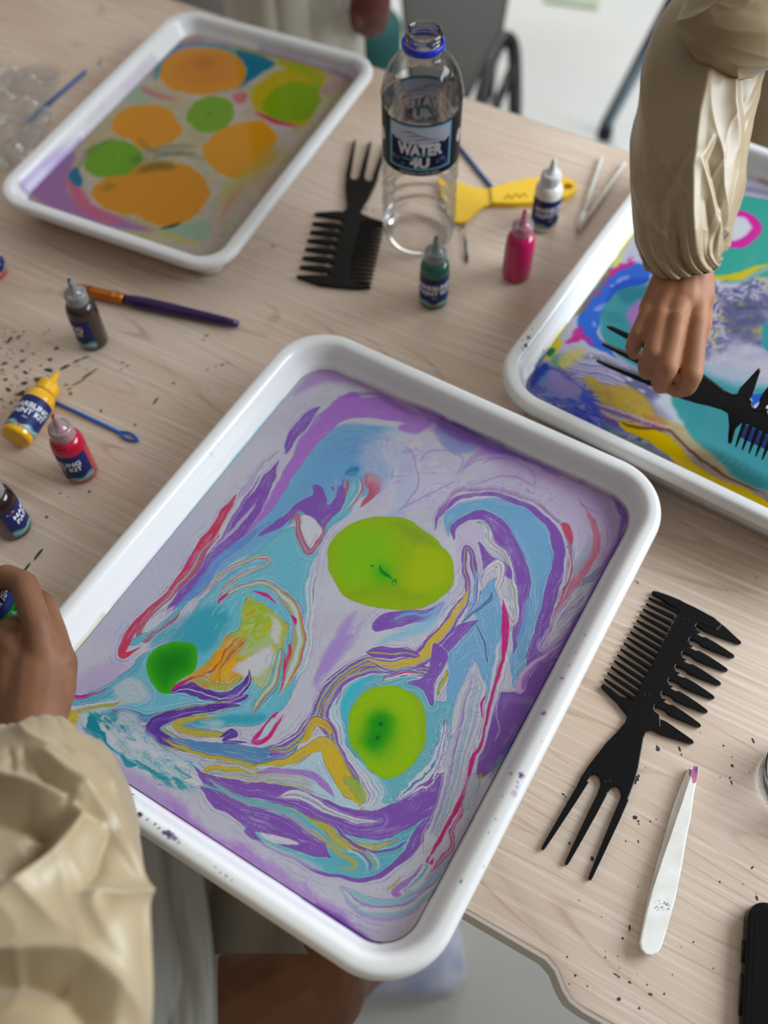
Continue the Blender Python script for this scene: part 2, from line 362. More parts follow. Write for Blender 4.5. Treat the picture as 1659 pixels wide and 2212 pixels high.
        if edge:
            e = np.exp(-(((np.abs(v)-1)*ww)/.22)**2)*edge*sstep(-.35, .2, vnoise(tt/5, v, 66))
            if fade: e = e*sstep(0, fade, tt)*sstep(0, fade, L-tt)
            s.put(idx, e, (.30, .26, .42))
            e = np.exp(-((((np.abs(v)-1)*ww)-.75)/.25)**2)*edge*.7*sstep(-.3, .3, vnoise(tt/6, v, 67))
            if fade: e = e*sstep(0, fade, tt)*sstep(0, fade, L-tt)
            s.put(idx, e, (.86, .86, .9))
    def blob(s, pts, col, soft=.35, alpha=1., edge=0, rings=None):
        q = catmull(s.w(pts), closed=True, n=6)
        idx = s.box(q, 2+soft*2+(6. if edge >= .3 and s.ech else 0))
        x = s.X[idx]; y = s.Y[idx]
        if len(x) == 0: return
        best = np.full(x.shape, 1e9); ins = np.zeros(x.shape, bool)
        for i in range(len(q)):
            ax, ay = q[i]; bx, by = q[(i+1) % len(q)]; dx = bx-ax; dy = by-ay; l2 = dx*dx+dy*dy+1e-9
            t = np.clip(((x-ax)*dx+(y-ay)*dy)/l2, 0, 1)
            d = (x-ax-t*dx)**2+(y-ay-t*dy)**2; best = np.minimum(best, d)
            if dy != 0: ins ^= ((ay > y) != (by > y)) & (x < dx*(y-ay)/dy+ax)
        d = np.sqrt(best)*np.where(ins, 1, -1)
        if edge >= .3 and s.ech: s.D[idx] = np.minimum(s.D[idx], np.abs(d))
        a = sstep(-soft, soft, d)*alpha
        cc = np.empty(x.shape+(3,), np.float32); cc[:] = col
        if rings:
            for r, sf, c2 in rings:
                b = sstep(r-sf, r+sf, d)[..., None]; cc = cc*(1-b)+np.asarray(c2, np.float32)*b
        a = a[..., None].astype(np.float32); s.C[idx] = s.C[idx]*(1-a)+cc*a
        if edge:
            s.put(idx, np.exp(-((d)/.22)**2)*edge*sstep(-.35, .2, vnoise(x/5, y/5, 66)), (.30, .26, .42))
            s.put(idx, np.exp(-((d+.75)/.25)**2)*edge*.7*sstep(-.3, .3, vnoise(x/6, y/6, 67)), (.86, .86, .9))
    def turb(s, pts, cols, sc=9., alpha=.8, soft=4., seed=0, stretch=(1, 1), ang=0.):
        q = catmull(s.w(pts), closed=True, n=5); idx = s.box(q, soft*1.5); x = s.X0[idx]; y = s.Y0[idx]
        if len(x) == 0: return
        best = np.full(x.shape, 1e9); ins = np.zeros(x.shape, bool)
        for i in range(len(q)):
            ax, ay = q[i]; bx, by = q[(i+1) % len(q)]; dx = bx-ax; dy = by-ay; l2 = dx*dx+dy*dy+1e-9
            t = np.clip(((x-ax)*dx+(y-ay)*dy)/l2, 0, 1); best = np.minimum(best, (x-ax-t*dx)**2+(y-ay-t*dy)**2)
            if dy != 0: ins ^= ((ay > y) != (by > y)) & (x < dx*(y-ay)/dy+ax)
        d = np.sqrt(best)*np.where(ins, 1, -1)+3*fbm(x/8, y/8, seed+3, 2)
        u = (x*math.cos(ang)+y*math.sin(ang))/stretch[0]; v = (-x*math.sin(ang)+y*math.cos(ang))/stretch[1]
        w1 = fbm(u/sc, v/sc, seed+11, 3); w2 = fbm(u/sc+5, v/sc+2, seed+12, 3); n = fbm(u/sc+1.3*w1, v/sc+1.3*w2, seed+13, 2)
        k = (n*1.35+.5)*len(cols); i0 = np.clip(np.floor(k), 0, len(cols)-1).astype(int); fr = np.clip(k-i0, 0, 1); cs = np.array(cols, np.float32)
        c = cs[i0]*(1-sstep(.55, 1, fr))[:, None]+cs[np.clip(i0+1, 0, len(cols)-1)]*sstep(.55, 1, fr)[:, None]
        ln = np.exp(-((fr-.5)/.07)**2)*.35*sstep(-.2, .4, w2); c = c*(1-ln[:, None])+np.array((.84, .84, .9))*ln[:, None]
        a = (sstep(-soft, soft, d)*alpha*sstep(-.75, -.1, w1+.3))[:, None].astype(np.float32)
        s.C[idx] = s.C[idx]*(1-a)+c.astype(np.float32)*a
    def contours(s, step=1.15, amp=.5):
        X, Y, D = s.X0, s.Y0, s.D
        k = D/step+.55*fbm(X/16, Y/16, 91, 2); par = np.floor(k) % 3
        m = sstep(-.15, .45, vnoise(X/11, Y/11, 93)+.25*vnoise(X/3, Y/3, 94))*(1-sstep(4.5, 7.5, D))*sstep(.5, 1., D)
        ln = np.exp(-((k-np.floor(k)-.5)/.11)**2)*m*amp
        for p_, c_ in ((0, (.88, .88, .93)), (1, (.42, .36, .60)), (2, (.80, .84, .90))):
            a = (ln*(par == p_))[..., None].astype(np.float32); s.C = s.C*(1-a)+np.array(c_, np.float32)*a
        # faint colour drift between the lines
        b = (.22*m*(.5+.5*np.sin(k*2.1+3*vnoise(X/20, Y/20, 95))))[..., None].astype(np.float32)
        s.C = s.C*(1-b)+np.array((.66, .66, .78), np.float32)*b
    def spot(s, p, r, col, alpha=1., hard=1.6):
        c = s.w([p])[0]; r = r/3.3
        idx = s.box(np.array([c]), r*2.4); d = np.hypot(s.X[idx]-c[0], s.Y[idx]-c[1])/r
        s.put(idx, np.exp(-d**(2*hard)*.9)*alpha, col)
def crop(ox, oy, k): return lambda *v: [(ox+v[i]/k, oy+v[i+1]/k) for i in range(0, len(v), 2)]
def rgb(r, g, b): return (r/255, g/255, b/255)
def paint_centre(X, Y, zpl):
    a, b, c, d = crop(200, 700, 2.37), crop(800, 800, 2.37), crop(100, 1400, 2.074), crop(600, 1400, 2.765)
    f = crop(0, 0, 1)
    Wd = lambda k, *v: [t/k for t in v]
    PU, LP, DP, HZ = rgb(128, 78, 172), rgb(168, 110, 196), rgb(88, 45, 150), rgb(196, 172, 212)
    BL, TE, TD, SB = rgb(112, 168, 204), rgb(98, 178, 192), rgb(42, 158, 178), rgb(78, 132, 176)
    WH, GY, PC = rgb(208, 206, 212), rgb(160, 160, 178), rgb(176, 206, 212)
    RE, DR, MG = rgb(206, 50, 84), rgb(190, 84, 104), rgb(206, 26, 116)
    YE, OL, OR = rgb(214, 176, 34), rgb(178, 170, 74), rgb(228, 146, 8)
    LI, GR = rgb(142, 186, 2), rgb(14, 146, 8)
    m = Marble(X, Y, zpl, rgb(196, 192, 203))
    n = fbm(m.X/30, m.Y/18, 90)
    m.C *= (1+.05*n)[..., None]
    m.put(np.nonzero(np.ones(X.shape, bool)), (.30*sstep(.1, .8, fbm(X/40, Y/26, 44))).ravel(), HZ)
    R, B = m.ribbon, m.blob
    # hazes
    R(f(640,850, 690,812, 760,812, 850,850, 960,925, 1100,985, 1230,1040, 1300,1090, 1325,1150, 1300,1220), [16,20,22,22,22,22,20,20,18,14], LP, soft=4, alpha=.55)
    R(f(430,1100, 360,1200, 290,1310, 230,1400), 34, rgb(188,186,206), soft=6, alpha=.6)
    R(b(640,400, 900,560, 1100,640, 1200,760, 1230,900, 1180,1000), 60, rgb(190,160,204), soft=14, alpha=.65)
    for i in range(9):
        r = random.Random(i+40); o1, o2 = r.uniform(-26, 26), r.uniform(-20, 20)
        R(f(768+o1,1330+o2, 748+o1*.9,1370+o2, 720+o1*.6,1420, 690+o1*.3,1470+o2, 700+o1*.2,1440, 730+o1,1400+o2, 770+o2,1365), [2,6,8,4,5,6,2], rgb(170,138,204), soft=1.6, alpha=.42, fade=5)
    B(c(120,160, 260,60, 330,20, 380,60, 300,160, 160,230), rgb(190,170,205), soft=5, alpha=.8)
    # upper left: swoosh, blue field
    B(a(1659,545, 1400,520, 1250,530, 1130,600, 1050,720, 980,830, 900,940, 800,1050, 690,1150, 600,1250, 540,1340, 620,1300, 760,1200, 900,1120, 1030,1010, 1150,950, 1300,900, 1480,860, 1540,740, 1490,640, 1560,570), BL, soft=1.5,
      rings=[(9, 8, rgb(104,160,202))])
    B(a(1500,540, 1659,540, 1659,900, 1560,960, 1500,900, 1530,760, 1480,660), rgb(204,200,212), soft=7, alpha=.75)
    R(a(1659,490, 1500,440, 1350,430, 1230,470, 1130,570, 1060,680, 1000,780, 940,880, 860,980, 780,1060, 690,1140), Wd(2.37,62,66,64,58,45,34,28,24,20,16,8), LP, edge=.25, threads=7, soft=.5)
    B(a(1330,342, 1260,372, 1190,440, 1160,520, 1300,470, 1450,450, 1560,440, 1480,395, 1380,372), LP, soft=.5, edge=.2)
    B(f(880,905, 905,888, 930,900, 925,925, 890,935, 860,925), LP, soft=1.5, alpha=.9)
    R(a(1164,420, 1110,470, 1040,555, 985,660), Wd(2.37,4,24,30,12), PU, edge=.6, threads=4)
    R(a(955,700, 905,790, 850,885, 780,1000, 700,1105, 620,1200, 550,1290, 480,1370, 410,1450, 360,1512), Wd(2.37,10,30,42,42,30,30,30,26,20,8), PU, edge=.5, threads=6)
    R(a(840,920, 760,1010, 690,1080, 600,1180), Wd(2.37,4,8,7,3), WH, alpha=.7)
    R(a(900,1010, 760,1120, 640,1220, 560,1330, 470,1430, 430,1450), Wd(2.37,6,18,22,24,16,6), rgb(98,140,204), edge=.3, threads=6)
    R(a(950,650, 850,740, 770,850, 740,900), Wd(2.37,4,10,14,6), rgb(178,150,196), alpha=.6, threads=8, edge=.5)
    R(a(860,770, 800,860, 760,930, 680,1060, 620,1160), Wd(2.37,3,6,8,6,3), PU, alpha=.8)
    R(a(735,870, 695,930, 640,1020, 565,1130, 485,1255, 395,1375, 290,1475, 205,1565, 155,1650, 150,1690, 190,1685, 245,1650), Wd(2.37,5,17,22,24,22,20,21,21,20,16,11,4), RE, edge=.4, threads=5)
    R(a(640,1080, 560,1200, 450,1340, 330,1450, 250,1550, 240,1600, 280,1612, 340,1570, 430,1500, 460,1460), Wd(2.37,7,12,12,10,9,10,9,7,6,3), DR, edge=.6)
    R(a(600,1110, 520,1230, 420,1360, 300,1480), Wd(2.37,3,6,6,4), GY)
    R(a(190,1640, 260,1600, 330,1550, 420,1490, 520,1400), Wd(2.37,20,14,10,10,6), TE, edge=.6)
    R(a(270,1580, 300,1540, 360,1500, 430,1440), Wd(2.37,14,22,20,6), WH, alpha=.8, edge=.5)
    # arcs round the knot
    for r, al in ((95,.5), (130,.45), (165,.35), (205,.3), (240,.25)):
        R([(763+ (r*.9)*math.cos(t)/2.37*1.1, 1018- r*math.sin(t)/2.37) for t in np.linspace(-.5, 2.5, 9)], 1.6, rgb(120,110,190), alpha=al, fade=10)
    R([(805+ 75*math.cos(t), 1040- 95*math.sin(t)) for t in np.linspace(-1.2, 1.9, 9)], [6,12,16,20,20,18,14,10,5], rgb(150,176,208), soft=4, alpha=.6)
    # teal field
    B(a(1340,780, 1372,850, 1340,940, 1220,1040, 1160,1150, 1140,1300, 1120,1500, 1100,1700, 1040,1850, 960,1980, 800,2060, 560,2060, 300,2030, 40,2060, -90,2000, -60,1900, 60,1850, 190,1760, 250,1690, 420,1600, 500,1500, 560,1410, 640,1310, 760,1210, 900,1110, 1000,1040, 1100,1040, 1190,980, 1290,860), TE, edge=.5,
      rings=[(3, 3, rgb(104,184,200))])
    B(a(480,1500, 620,1440, 700,1490, 660,1600, 560,1680, 400,1620, 300,1650, 330,1590), TD, soft=4, alpha=.85)
    R(a(1150,1180, 1110,1350, 1110,1530, 1090,1680, 1040,1820), Wd(2.37,10,16,18,16,10), [(-1,-.5,WH),(-.5,0,PC),(0,.3,GY),(.3,1,WH)], edge=.6)
    for i in range(26):   # pale scribbles in the teal
        r = random.Random(i); x, y = r.uniform(430, 680), r.uniform(1180, 1400); t_ = r.uniform(.4, 1.3); l_ = r.uniform(14, 46)
        R([(x, y), (x+l_*math.cos(t_)*.5+r.uniform(-5, 5), y-l_*math.sin(t_)*.5), (x+l_*math.cos(t_), y-l_*math.sin(t_)+r.uniform(-5, 5))], 1.0, rgb(176,214,220), alpha=.55, soft=.3, fade=3)
    # knot
    B(a(1005,955, 1060,905, 1125,870, 1140,822, 1185,845, 1195,925, 1245,880, 1225,830, 1300,850, 1290,930, 1225,990, 1160,1070, 1140,1010, 1095,985, 1045,960, 960,1040, 860,1090, 860,1068), PU, edge=.6)
    R(a(1240,770, 1250,830, 1230,890), Wd(2.37,5,9,5), BL); R(a(1290,790, 1275,860, 1250,930), Wd(2.37,3,8,4), PU)
    B(a(1065,985, 1130,1000, 1175,1050, 1150,1120, 1110,1145, 1078,1080), WH, edge=.7)
    R(a(1000,1020, 1040,975, 1062,1080, 1095,1160, 1140,1140, 1205,1010), Wd(2.37,4,7,16,14,12,5), [(-1,-.2,DR),(-.2,.2,GY),(.2,1,DR)], edge=.5)
    B(a(1400,765, 1465,785, 1472,850, 1420,905, 1375,935, 1415,860, 1395,815), DR, edge=.7)
    R(a(1365,790, 1380,830, 1350,900, 1300,960), Wd(2.37,3,8,7,3), [(-1,0,WH),(0,1,DR)], edge=.4)
    R(a(1300,790, 1310,830, 1280,900), Wd(2.37,3,8,3), DR)
    m.spot(a(1335,752)[0], 13, rgb(20,120,160), .85); m.spot(a(1310,765)[0], 9, rgb(20,110,140), .7); m.spot(a(1355,740)[0], 8, rgb(30,120,160), .8)
    # loops in the teal
    LB = [(-1,-.6,WH),(-.6,-.1,DR),(-.1,.3,PC),(.3,.7,OL),(.7,1,GY)]
    R(a(540,1400, 620,1320, 720,1250, 820,1200, 900,1190, 890,1230, 790,1270, 700,1330, 640,1400), Wd(2.37,6,9,11,11,9,9,11,10,5), LB, edge=.6)
    R(a(640,1435, 680,1385, 760,1345, 860,1325, 960,1365, 1030,1450, 1055,1580, 1040,1700, 1000,1800, 950,1890), Wd(2.37,7,9,10,10,16,24,28,28,24,14), [(-1,-.7,GY),(-.7,-.35,OL),(-.35,0,PC),(0,.25,WH),(.25,.6,OL),(.6,.8,DR),(.8,1,PC)], edge=.7)
    R(a(640,1425, 660,1400, 700,1370), Wd(2.37,4,7,3), MG)
    R(a(820,1362, 890,1390, 950,1425), Wd(2.37,3,9,3), MG); R(a(1015,1485, 1030,1515, 1040,1545), Wd(2.37,4,10,4), MG)
    R(a(1010,1640, 1005,1700, 970,1800), Wd(2.37,5,7,4), RE)
    m.warp(2.4)
    B(a(795,1388, 830,1430, 940,1470, 990,1560, 980,1680, 930,1760, 900,1860, 840,1840, 800,1800, 740,1830, 640,1860, 540,1860, 470,1850, 560,1740, 640,1670, 700,1590, 745,1500), rgb(178,178,70), soft=1, edge=.6)
    B(a(800,1430, 900,1480, 910,1570, 860,1640, 760,1660, 720,1600, 760,1500), rgb(160,186,30), soft=4)
    B(a(700,1600, 760,1660, 740,1740, 780,1800, 690,1830, 560,1860, 480,1850, 560,1750, 640,1680), OR, soft=3, edge=.3)
    B(a(650,1700, 700,1700, 720,1760, 660,1800, 600,1780), rgb(244,180,10), soft=2)
    m.turb(a(560,1860, 640,1700, 760,1560, 800,1440, 920,1500, 980,1600, 950,1760, 880,1860, 760,1820, 660,1880), [OR, rgb(236,184,20), rgb(176,184,50), WH, rgb(160,180,60), PC], 12, .42, 2, 23, (1.8, .7), .9)
    for k in range(5):
        R(a(520+30*k,1840, 600+26*k,1760-8*k, 680+22*k,1690-8*k, 740+20*k,1600), Wd(2.37,2,4,4,2), [rgb(190,60,40), OL, rgb(200,120,30), rgb(170,60,90), OL][k], alpha=.8, fade=4)
    B(a(870,1670, 915,1650, 925,1715, 860,1780, 780,1800, 725,1765, 790,1715), WH, soft=2.2, alpha=.95)
    B(a(920,1500, 960,1540, 960,1620, 920,1610, 905,1550), WH, soft=1.5, alpha=.8)
    m.warp(1.7)
    # lower left
    R(c(560,200, 640,185, 740,215, 830,205, 890,160, 915,95), Wd(2.074,10,18,20,20,16,6), [(-1,-.3,DP),(-.3,-.1,WH),(-.1,1,DP)], edge=.8, threads=5)
    R(c(600,170, 700,150, 800,170, 870,130), Wd(2.074,6,10,10,6), OL, edge=.5)
    R(c(560,190, 610,165, 670,140), Wd(2.074,4,8,4), MG)
    m.warp(1.)
    R(c(1050,0, 1040,80, 1010,160, 960,240, 930,290), Wd(2.074,16,18,20,18,6), [(-1,-.6,TE),(-.6,-.4,OL),(-.4,0,PC),(0,.3,OL),(.3,.5,DR),(.5,1,TE)], edge=.7)
    R(c(1075,20, 1060,120, 1045,190), Wd(2.074,2,4,2), RE)
    R(c(800,250, 700,270, 560,290, 460,310, 380,300, 300,270), Wd(2.074,10,14,16,16,18,6), SB, edge=.6, threads=6)
    R(c(290,268, 340,300, 400,320, 440,350, 520,290), Wd(2.074,4,5,6,5,3), MG, edge=.5, alpha=.9)
    R(c(330,280, 400,340, 420,390), Wd(2.074,8,16,6), SB, edge=.6)
    R(c(700,290, 880,220, 900,200), Wd(2.074,6,12,4), [(-1,0,DP),(0,1,LP)], edge=.4)
    R(c(870,255, 780,262, 660,285, 540,312, 490,345, 500,385, 600,425, 750,460, 900,495, 1050,515), Wd(2.074,10,16,20,28,30,30,20,14,12,8), [(-1,-.8,OL),(-.8,.6,DP),(.6,.8,BL),(.8,1,OL)], edge=.7, threads=4)
    R(c(760,310, 660,320, 590,340, 620,362, 720,380, 820,395), Wd(2.074,8,14,18,16,14,8), [(-1,-.3,OL),(-.3,.4,rgb(190,168,50)),(.4,1,rgb(120,160,140))], edge=.6)
    B(c(650,340, 760,310, 880,300, 980,290, 960,330, 850,345, 760,360), TD, soft=2, alpha=.8)
    B(c(700,330, 760,320, 800,345, 740,360), WH, soft=3, alpha=.7)
    R(c(780,400, 830,380, 850,395, 800,410, 820,425, 900,420), Wd(2.074,5,8,8,6,6,4), DP, edge=.5)
    R(c(560,400, 700,445, 850,472, 980,482, 1080,462, 1130,420), Wd(2.074,12,24,32,34,26,8), SB, edge=.5, threads=6)
    R(c(1000,480, 1060,460, 1110,450), Wd(2.074,12,18,6), PU, edge=.8, threads=4)
    R(c(520,400, 620,445, 760,490, 900,522, 1050,520, 1150,480, 1200,430, 1240,405), Wd(2.074,4,7,8,10,12,16,14,8), [(-1,0,OL),(0,1,rgb(192,166,52))], edge=.6)
    R(c(1032,287, 985,340, 935,395, 935,415, 985,405, 1020,350, 1060,300), Wd(2.074,9,6,8,8,8,6,4), MG, edge=.2)
    R(c(1020,310, 975,370, 955,395), Wd(2.074,7,8,4), PC)
    R(c(-20,200, 110,215, 200,208, 300,165), Wd(2.074,5,8,8,3), MG, edge=.4)
    R(c(-20,240, 100,245, 220,220, 330,150, 440,40), Wd(2.074,12,14,14,12,10), rgb(98,172,198), edge=.5, threads=5)
    R(c(0,300, 120,290, 220,262, 330,240, 420,230), Wd(2.074,20,22,18,12,5), [(-1,-.3,PC),(-.3,.4,OL),(.4,1,WH)], edge=.5)
    B(c(300,170, 390,130, 440,160, 470,220, 400,250, 330,240), rgb(176,196,200), soft=2, edge=.4)
    B(c(60,310, 130,290, 150,330, 110,370, 60,370), rgb(214,178,20), soft=2.5)
    m.warp(2.)
    B(c(180,290, 260,270, 400,300, 480,400, 600,470, 720,520, 760,600, 640,640, 480,560, 330,500, 220,420, 150,340), rgb(178,190,198), soft=3)
    for k, (col, w_) in enumerate([(WH,12),(TD,9),(PC,10),(WH,9),(OL,5),(TE,8),(GY,5),(WH,8),(PC,6)]):
        o = k*15
        R(c(185+o,310+o*.2, 215+o*1.1,370+o*.1, 300+o*1.1,450-o*.1, 420+o*1.2,530-o*.35, 560+o*1.1,600-o*.5, 650+o*.9,660-o*.6), Wd(2.074,w_*.6,w_,w_*1.2,w_*1.1,w_,w_*.5), col, edge=.5, ragged=.3, fade=3)
    m.turb(c(150,300, 260,280, 400,350, 520,440, 700,540, 760,620, 620,640, 460,560, 300,470, 180,390), [WH, PC, rgb(170,190,196), WH, TE, rgb(186,188,190), rgb(20,138,150)], 7, .75, 2.5, 17, (2.2, .7), -.62)
    R(c(190,300, 215,350, 260,410), Wd(2.074,8,16,6), rgb(20,138,150)); R(c(330,480, 380,520, 410,540), Wd(2.074,4,9,4), rgb(20,138,150))
    m.warp(1.)
    R(c(600,600, 640,590, 700,610, 650,570, 640,550), Wd(2.074,5,10,10,8,4), WH, edge=.7)
    B(c(680,500, 820,520, 980,540, 1140,545, 1200,590, 1240,640, 1140,640, 980,610, 840,590, 740,560), rgb(180,186,184), soft=1, edge=.4)
    for k in range(4): R(c(720,545+14*k, 850,550+14*k, 1000,570+14*k, 1120,590+12*k, 1220,625+8*k), Wd(2.074,2,3,4,3,2), [OL,GY,OL,GY][k], alpha=.7, fade=4)
    R(c(700,565, 740,540, 830,545, 940,560), Wd(2.074,8,10,8,3), [(-1,0,OL),(0,1,YE)], edge=.4)
    # green 2 surroundings
    B(d(600,150, 750,140, 860,190, 930,300, 1010,300, 1040,180, 1150,60, 1240,60, 1260,200, 1120,300, 1060,450, 1000,600, 940,740, 860,830, 760,880, 700,930, 640,930, 590,860, 520,770, 430,660, 395,500, 375,400, 420,260, 500,190), TE, soft=.6, edge=.4, rings=[(3,3,rgb(100,176,186))])
    B(d(372,350, 400,260, 500,180, 560,180, 470,260, 420,360, 400,430), rgb(60,186,204), soft=1.5)
    R(d(560,118, 430,165, 350,265, 325,375, 365,480, 405,600, 480,715, 560,800, 600,870, 560,940, 500,965), Wd(2.765,8,14,18,22,20,18,18,30,34,26,10), [(-1,-.5,WH),(-.5,-.35,GY),(-.35,.1,WH),(.1,.25,GY),(.25,1,PC)], edge=.8, threads=4)
    R(d(930,60, 900,135, 760,118, 620,112, 470,142, 360,215, 295,320, 270,420, 310,485, 345,570, 400,680, 470,790, 505,880), Wd(2.765,14,20,24,26,30,32,32,34,26,20,16,14,8), [(-1,-.55,PU),(-.55,-.3,OL),(-.3,-.15,SB),(-.15,.25,PU),(.25,.4,OL),(.4,.6,GY),(.6,1,PU)], edge=.7, threads=3)
    R(d(-60,610, 60,580, 140,520, 215,425, 260,330, 330,210, 440,120, 600,50, 760,30, 850,40), Wd(2.765,26,32,30,28,22,24,26,26,24,12), [(-1,-.6,OL),(-.6,-.35,PU),(-.35,-.1,BL),(-.1,.15,OL),(.15,.6,PU),(.6,.8,WH),(.8,1,PU)], edge=.7)
    R(d(120,570, 170,540, 200,490, 230,440, 300,470, 320,520), Wd(2.765,8,14,18,22,18,10), [(-1,-.2,YE),(-.2,.1,OL),(.1,1,rgb(206,164,40))], edge=.8)
    B(d(255,600, 300,680, 350,790, 420,870, 490,940, 430,975, 330,945, 250,890, 190,835, 60,760, -80,725, -100,690, 120,690, 200,650), PC, soft=.8)
    R(d(-120,735, 0,735, 130,742, 215,770, 280,825, 345,895), Wd(2.765,10,14,14,16,14,5), LP, alpha=.9, edge=.2)
    R(d(-120,770, 0,775, 120,790, 200,830), Wd(2.765,10,20,22,8), rgb(182,186,180), edge=.3, soft=1)
    R(d(-140,690, 0,690, 100,655, 180,610, 250,570, 300,590, 340,680, 400,790, 450,870, 490,950), Wd(2.765,8,14,18,22,30,40,44,42,34,8), [(-1,-.85,OL),(-.85,.8,YE),(.8,1,OL)], edge=.5)
    R(d(400,780, 460,820, 500,880, 490,940), Wd(2.765,12,30,26,8), rgb(150,176,60), edge=.5, soft=1, alpha=.85)
    # bottom bowl
    B(c(700,560, 900,640, 1100,700, 1300,760, 1500,730, 1659,640, 1760,700, 1700,850, 1620,950, 1500,1020, 1400,1035, 1250,1005, 1100,945, 960,870, 920,830, 840,760, 720,640), TE, soft=.6, edge=.5, rings=[(4,4,rgb(92,172,188))])
    R(c(1400,1038, 1500,1022, 1610,930, 1690,830, 1760,720), Wd(2.074,5,8,12,24,16), PU, edge=.4)
    R(c(900,815, 960,870, 1100,950, 1250,1012, 1400,1040, 1480,1028), Wd(2.074,4,4,4,5,6,5), PU, edge=.3)
    R(c(660,535, 720,590, 850,622, 980,640, 1100,668, 1230,725, 1350,775, 1480,790, 1600,750, 1700,670, 1790,590, 1850,500), Wd(2.074,8,18,22,28,32,36,40,42,46,50,36,12), PU, edge=.5, threads=5)
    R(c(1040,665, 1120,655, 1200,690, 1280,735, 1400,775, 1500,775), Wd(2.074,8,16,14,10,8,3), [(-1,-.3,WH),(-.3,.2,GY),(.2,1,WH)], edge=.7)
    R(c(690,630, 780,690, 920,755, 1060,815, 1180,880, 1275,940), Wd(2.074,10,26,34,42,36,8), PU, edge=.5, threads=3)
    R(c(715,575, 800,645, 900,685, 1000,705, 1090,735, 1190,800, 1280,880), Wd(2.074,4,8,10,12,16,24,30), [(-1,-.25,GY),(-.25,.5,TE),(.5,.7,OL),(.7,1,TE)], edge=.5)
    R(c(950,872, 900,822, 960,812, 1060,842, 1140,880), Wd(2.074,8,13,10,8,4), PU, edge=.2)
    B(c(960,832, 1040,836, 1100,858, 1135,878, 1060,876, 980,856), WH, soft=.5)
    B(c(940,880, 1000,870, 1120,930, 1240,985, 1180,990, 1040,940), rgb(194,192,204), soft=1.5, alpha=.6)
    R(c(1180,760, 1250,810, 1320,870, 1420,890, 1500,880, 1590,850), Wd(2.074,6,13,18,13,8,3), OL, edge=.6, threads=5, soft=.8)
    R(c(1180,820, 1290,900, 1380,950, 1380,980, 1300,980), Wd(2.074,3,6,7,6,3), OL, soft=.6, alpha=.9)
    R(c(1290,800, 1350,860, 1440,905, 1540,905, 1620,870), Wd(2.074,2,4,5,4,2), PU, edge=.6)
    for k in range(4): R(c(1340+30*k,900, 1400+22*k,920, 1440+16*k,960, 1440+18*k,1000), Wd(2.074,2,3,3,2), [WH,PU,OL,WH][k], alpha=.8, fade=2)
    # right-hand side columns
    B(b(650,1060, 560,1140, 500,1220, 550,1270, 450,1330, 370,1440, 400,1500, 390,1600, 420,1700, 560,1760, 640,1650, 690,1450, 680,1280, 670,1150), BL, soft=.8, edge=.4)
    R(d(1170,90, 1175,250, 1130,420, 1100,560, 1060,700, 1030,850, 990,980, 930,1120, 870,1240), Wd(2.765,40,60,70,60,50,46,42,34,16), rgb(196,194,202), soft=1, edge=.5, threads=3)
    for k in range(7):
        o = (k-3)*14
        R(d(1175+o*.5,110+abs(o)*1.2, 1175+o*1.1,260, 1125+o*1.1,420, 1095+o,560, 1058+o*.9,700, 1020+o*.8,850, 975+o*.7,990, 915+o*.5,1130), Wd(2.765,2,3,4,4,3,3,3,2), [GY,PU,PC,GY,TE,WH,GY][k], alpha=.65, fade=4, edge=.2)
    R(d(1010,420, 985,560, 930,700, 860,790, 770,870, 690,910), Wd(2.765,10,18,26,30,20,6), [(-1,-.4,WH),(-.4,-.1,SB),(-.1,.4,WH),(.4,.6,PU),(.6,1,WH)], edge=.9, ragged=.5)
    R(b(400,850, 408,760, 490,710, 610,695, 730,740, 815,830, 860,960, 855,1100, 835,1250, 805,1380, 765,1500, 735,1620), Wd(2.37,16,30,34,36,62,86,78,66,52,46,40,20), BL, edge=.3)
    R(b(330,815, 355,740, 440,665, 560,636, 700,655, 830,710, 920,800, 965,920, 950,1060, 915,1200, 875,1350, 840,1480, 810,1580), Wd(2.37,8,14,12,10,14,16,22,24,26,26,24,40,30), PU, edge=.5, threads=4)
    for k in range(6):
        o = k*9
        R(b(335-o*.2,790-o, 430,640-o*.6, 570,618-o*.5, 720,635-o*.5, 860,690-o*.4, 970+o*.3,790-o*.2, 1015+o*.5,920, 1000+o*.5,1060, 960+o*.6,1200, 915+o*.6,1360), Wd(2.37,2,4,3,3,4,5,5,5,4,2), [GY,LP,DR,GY,LP,HZ][k], alpha=[.8,.7,.8,.6,.5,.6][k], fade=5, edge=.3)
    R(b(430,870, 430,800, 490,755, 580,745, 650,785, 690,870, 735,970, 775,1060, 775,1200, 765,1330, 740,1450), Wd(2.37,12,14,16,26,38,44,44,34,30,24,10), PU, edge=.6, threads=4)
    B(b(455,830, 520,790, 570,820, 580,900, 600,1000, 560,1080, 480,1100, 450,1000), rgb(196,184,206), soft=1.5)
    R(b(545,775, 595,800, 615,880, 680,930, 715,1020, 740,1130, 745,1240, 725,1330), Wd(2.37,6,12,12,12,12,14,12,6), [(-1,-.4,WH),(-.4,-.1,OL),(-.1,.3,GY),(.3,1,WH)], edge=.9)
    R(b(480,1240, 500,1100, 485,980, 495,910, 525,940, 545,1060, 560,1150), Wd(2.37,4,12,12,10,10,10,5), [(-1,-.2,PU),(-.2,.2,OL),(.2,1,PU)], edge=.7)
    B(b(560,880, 610,940, 700,1000, 730,1060, 680,1040, 620,990, 580,1020, 570,940), PU, soft=.4, edge=.7)
    R(b(570,1060, 610,1000, 655,990, 670,1050, 655,1120, 690,1200, 735,1280), Wd(2.37,6,14,16,14,10,16,8), [(-1,-.2,WH),(-.2,0,DR),(0,1,WH)], edge=.9)
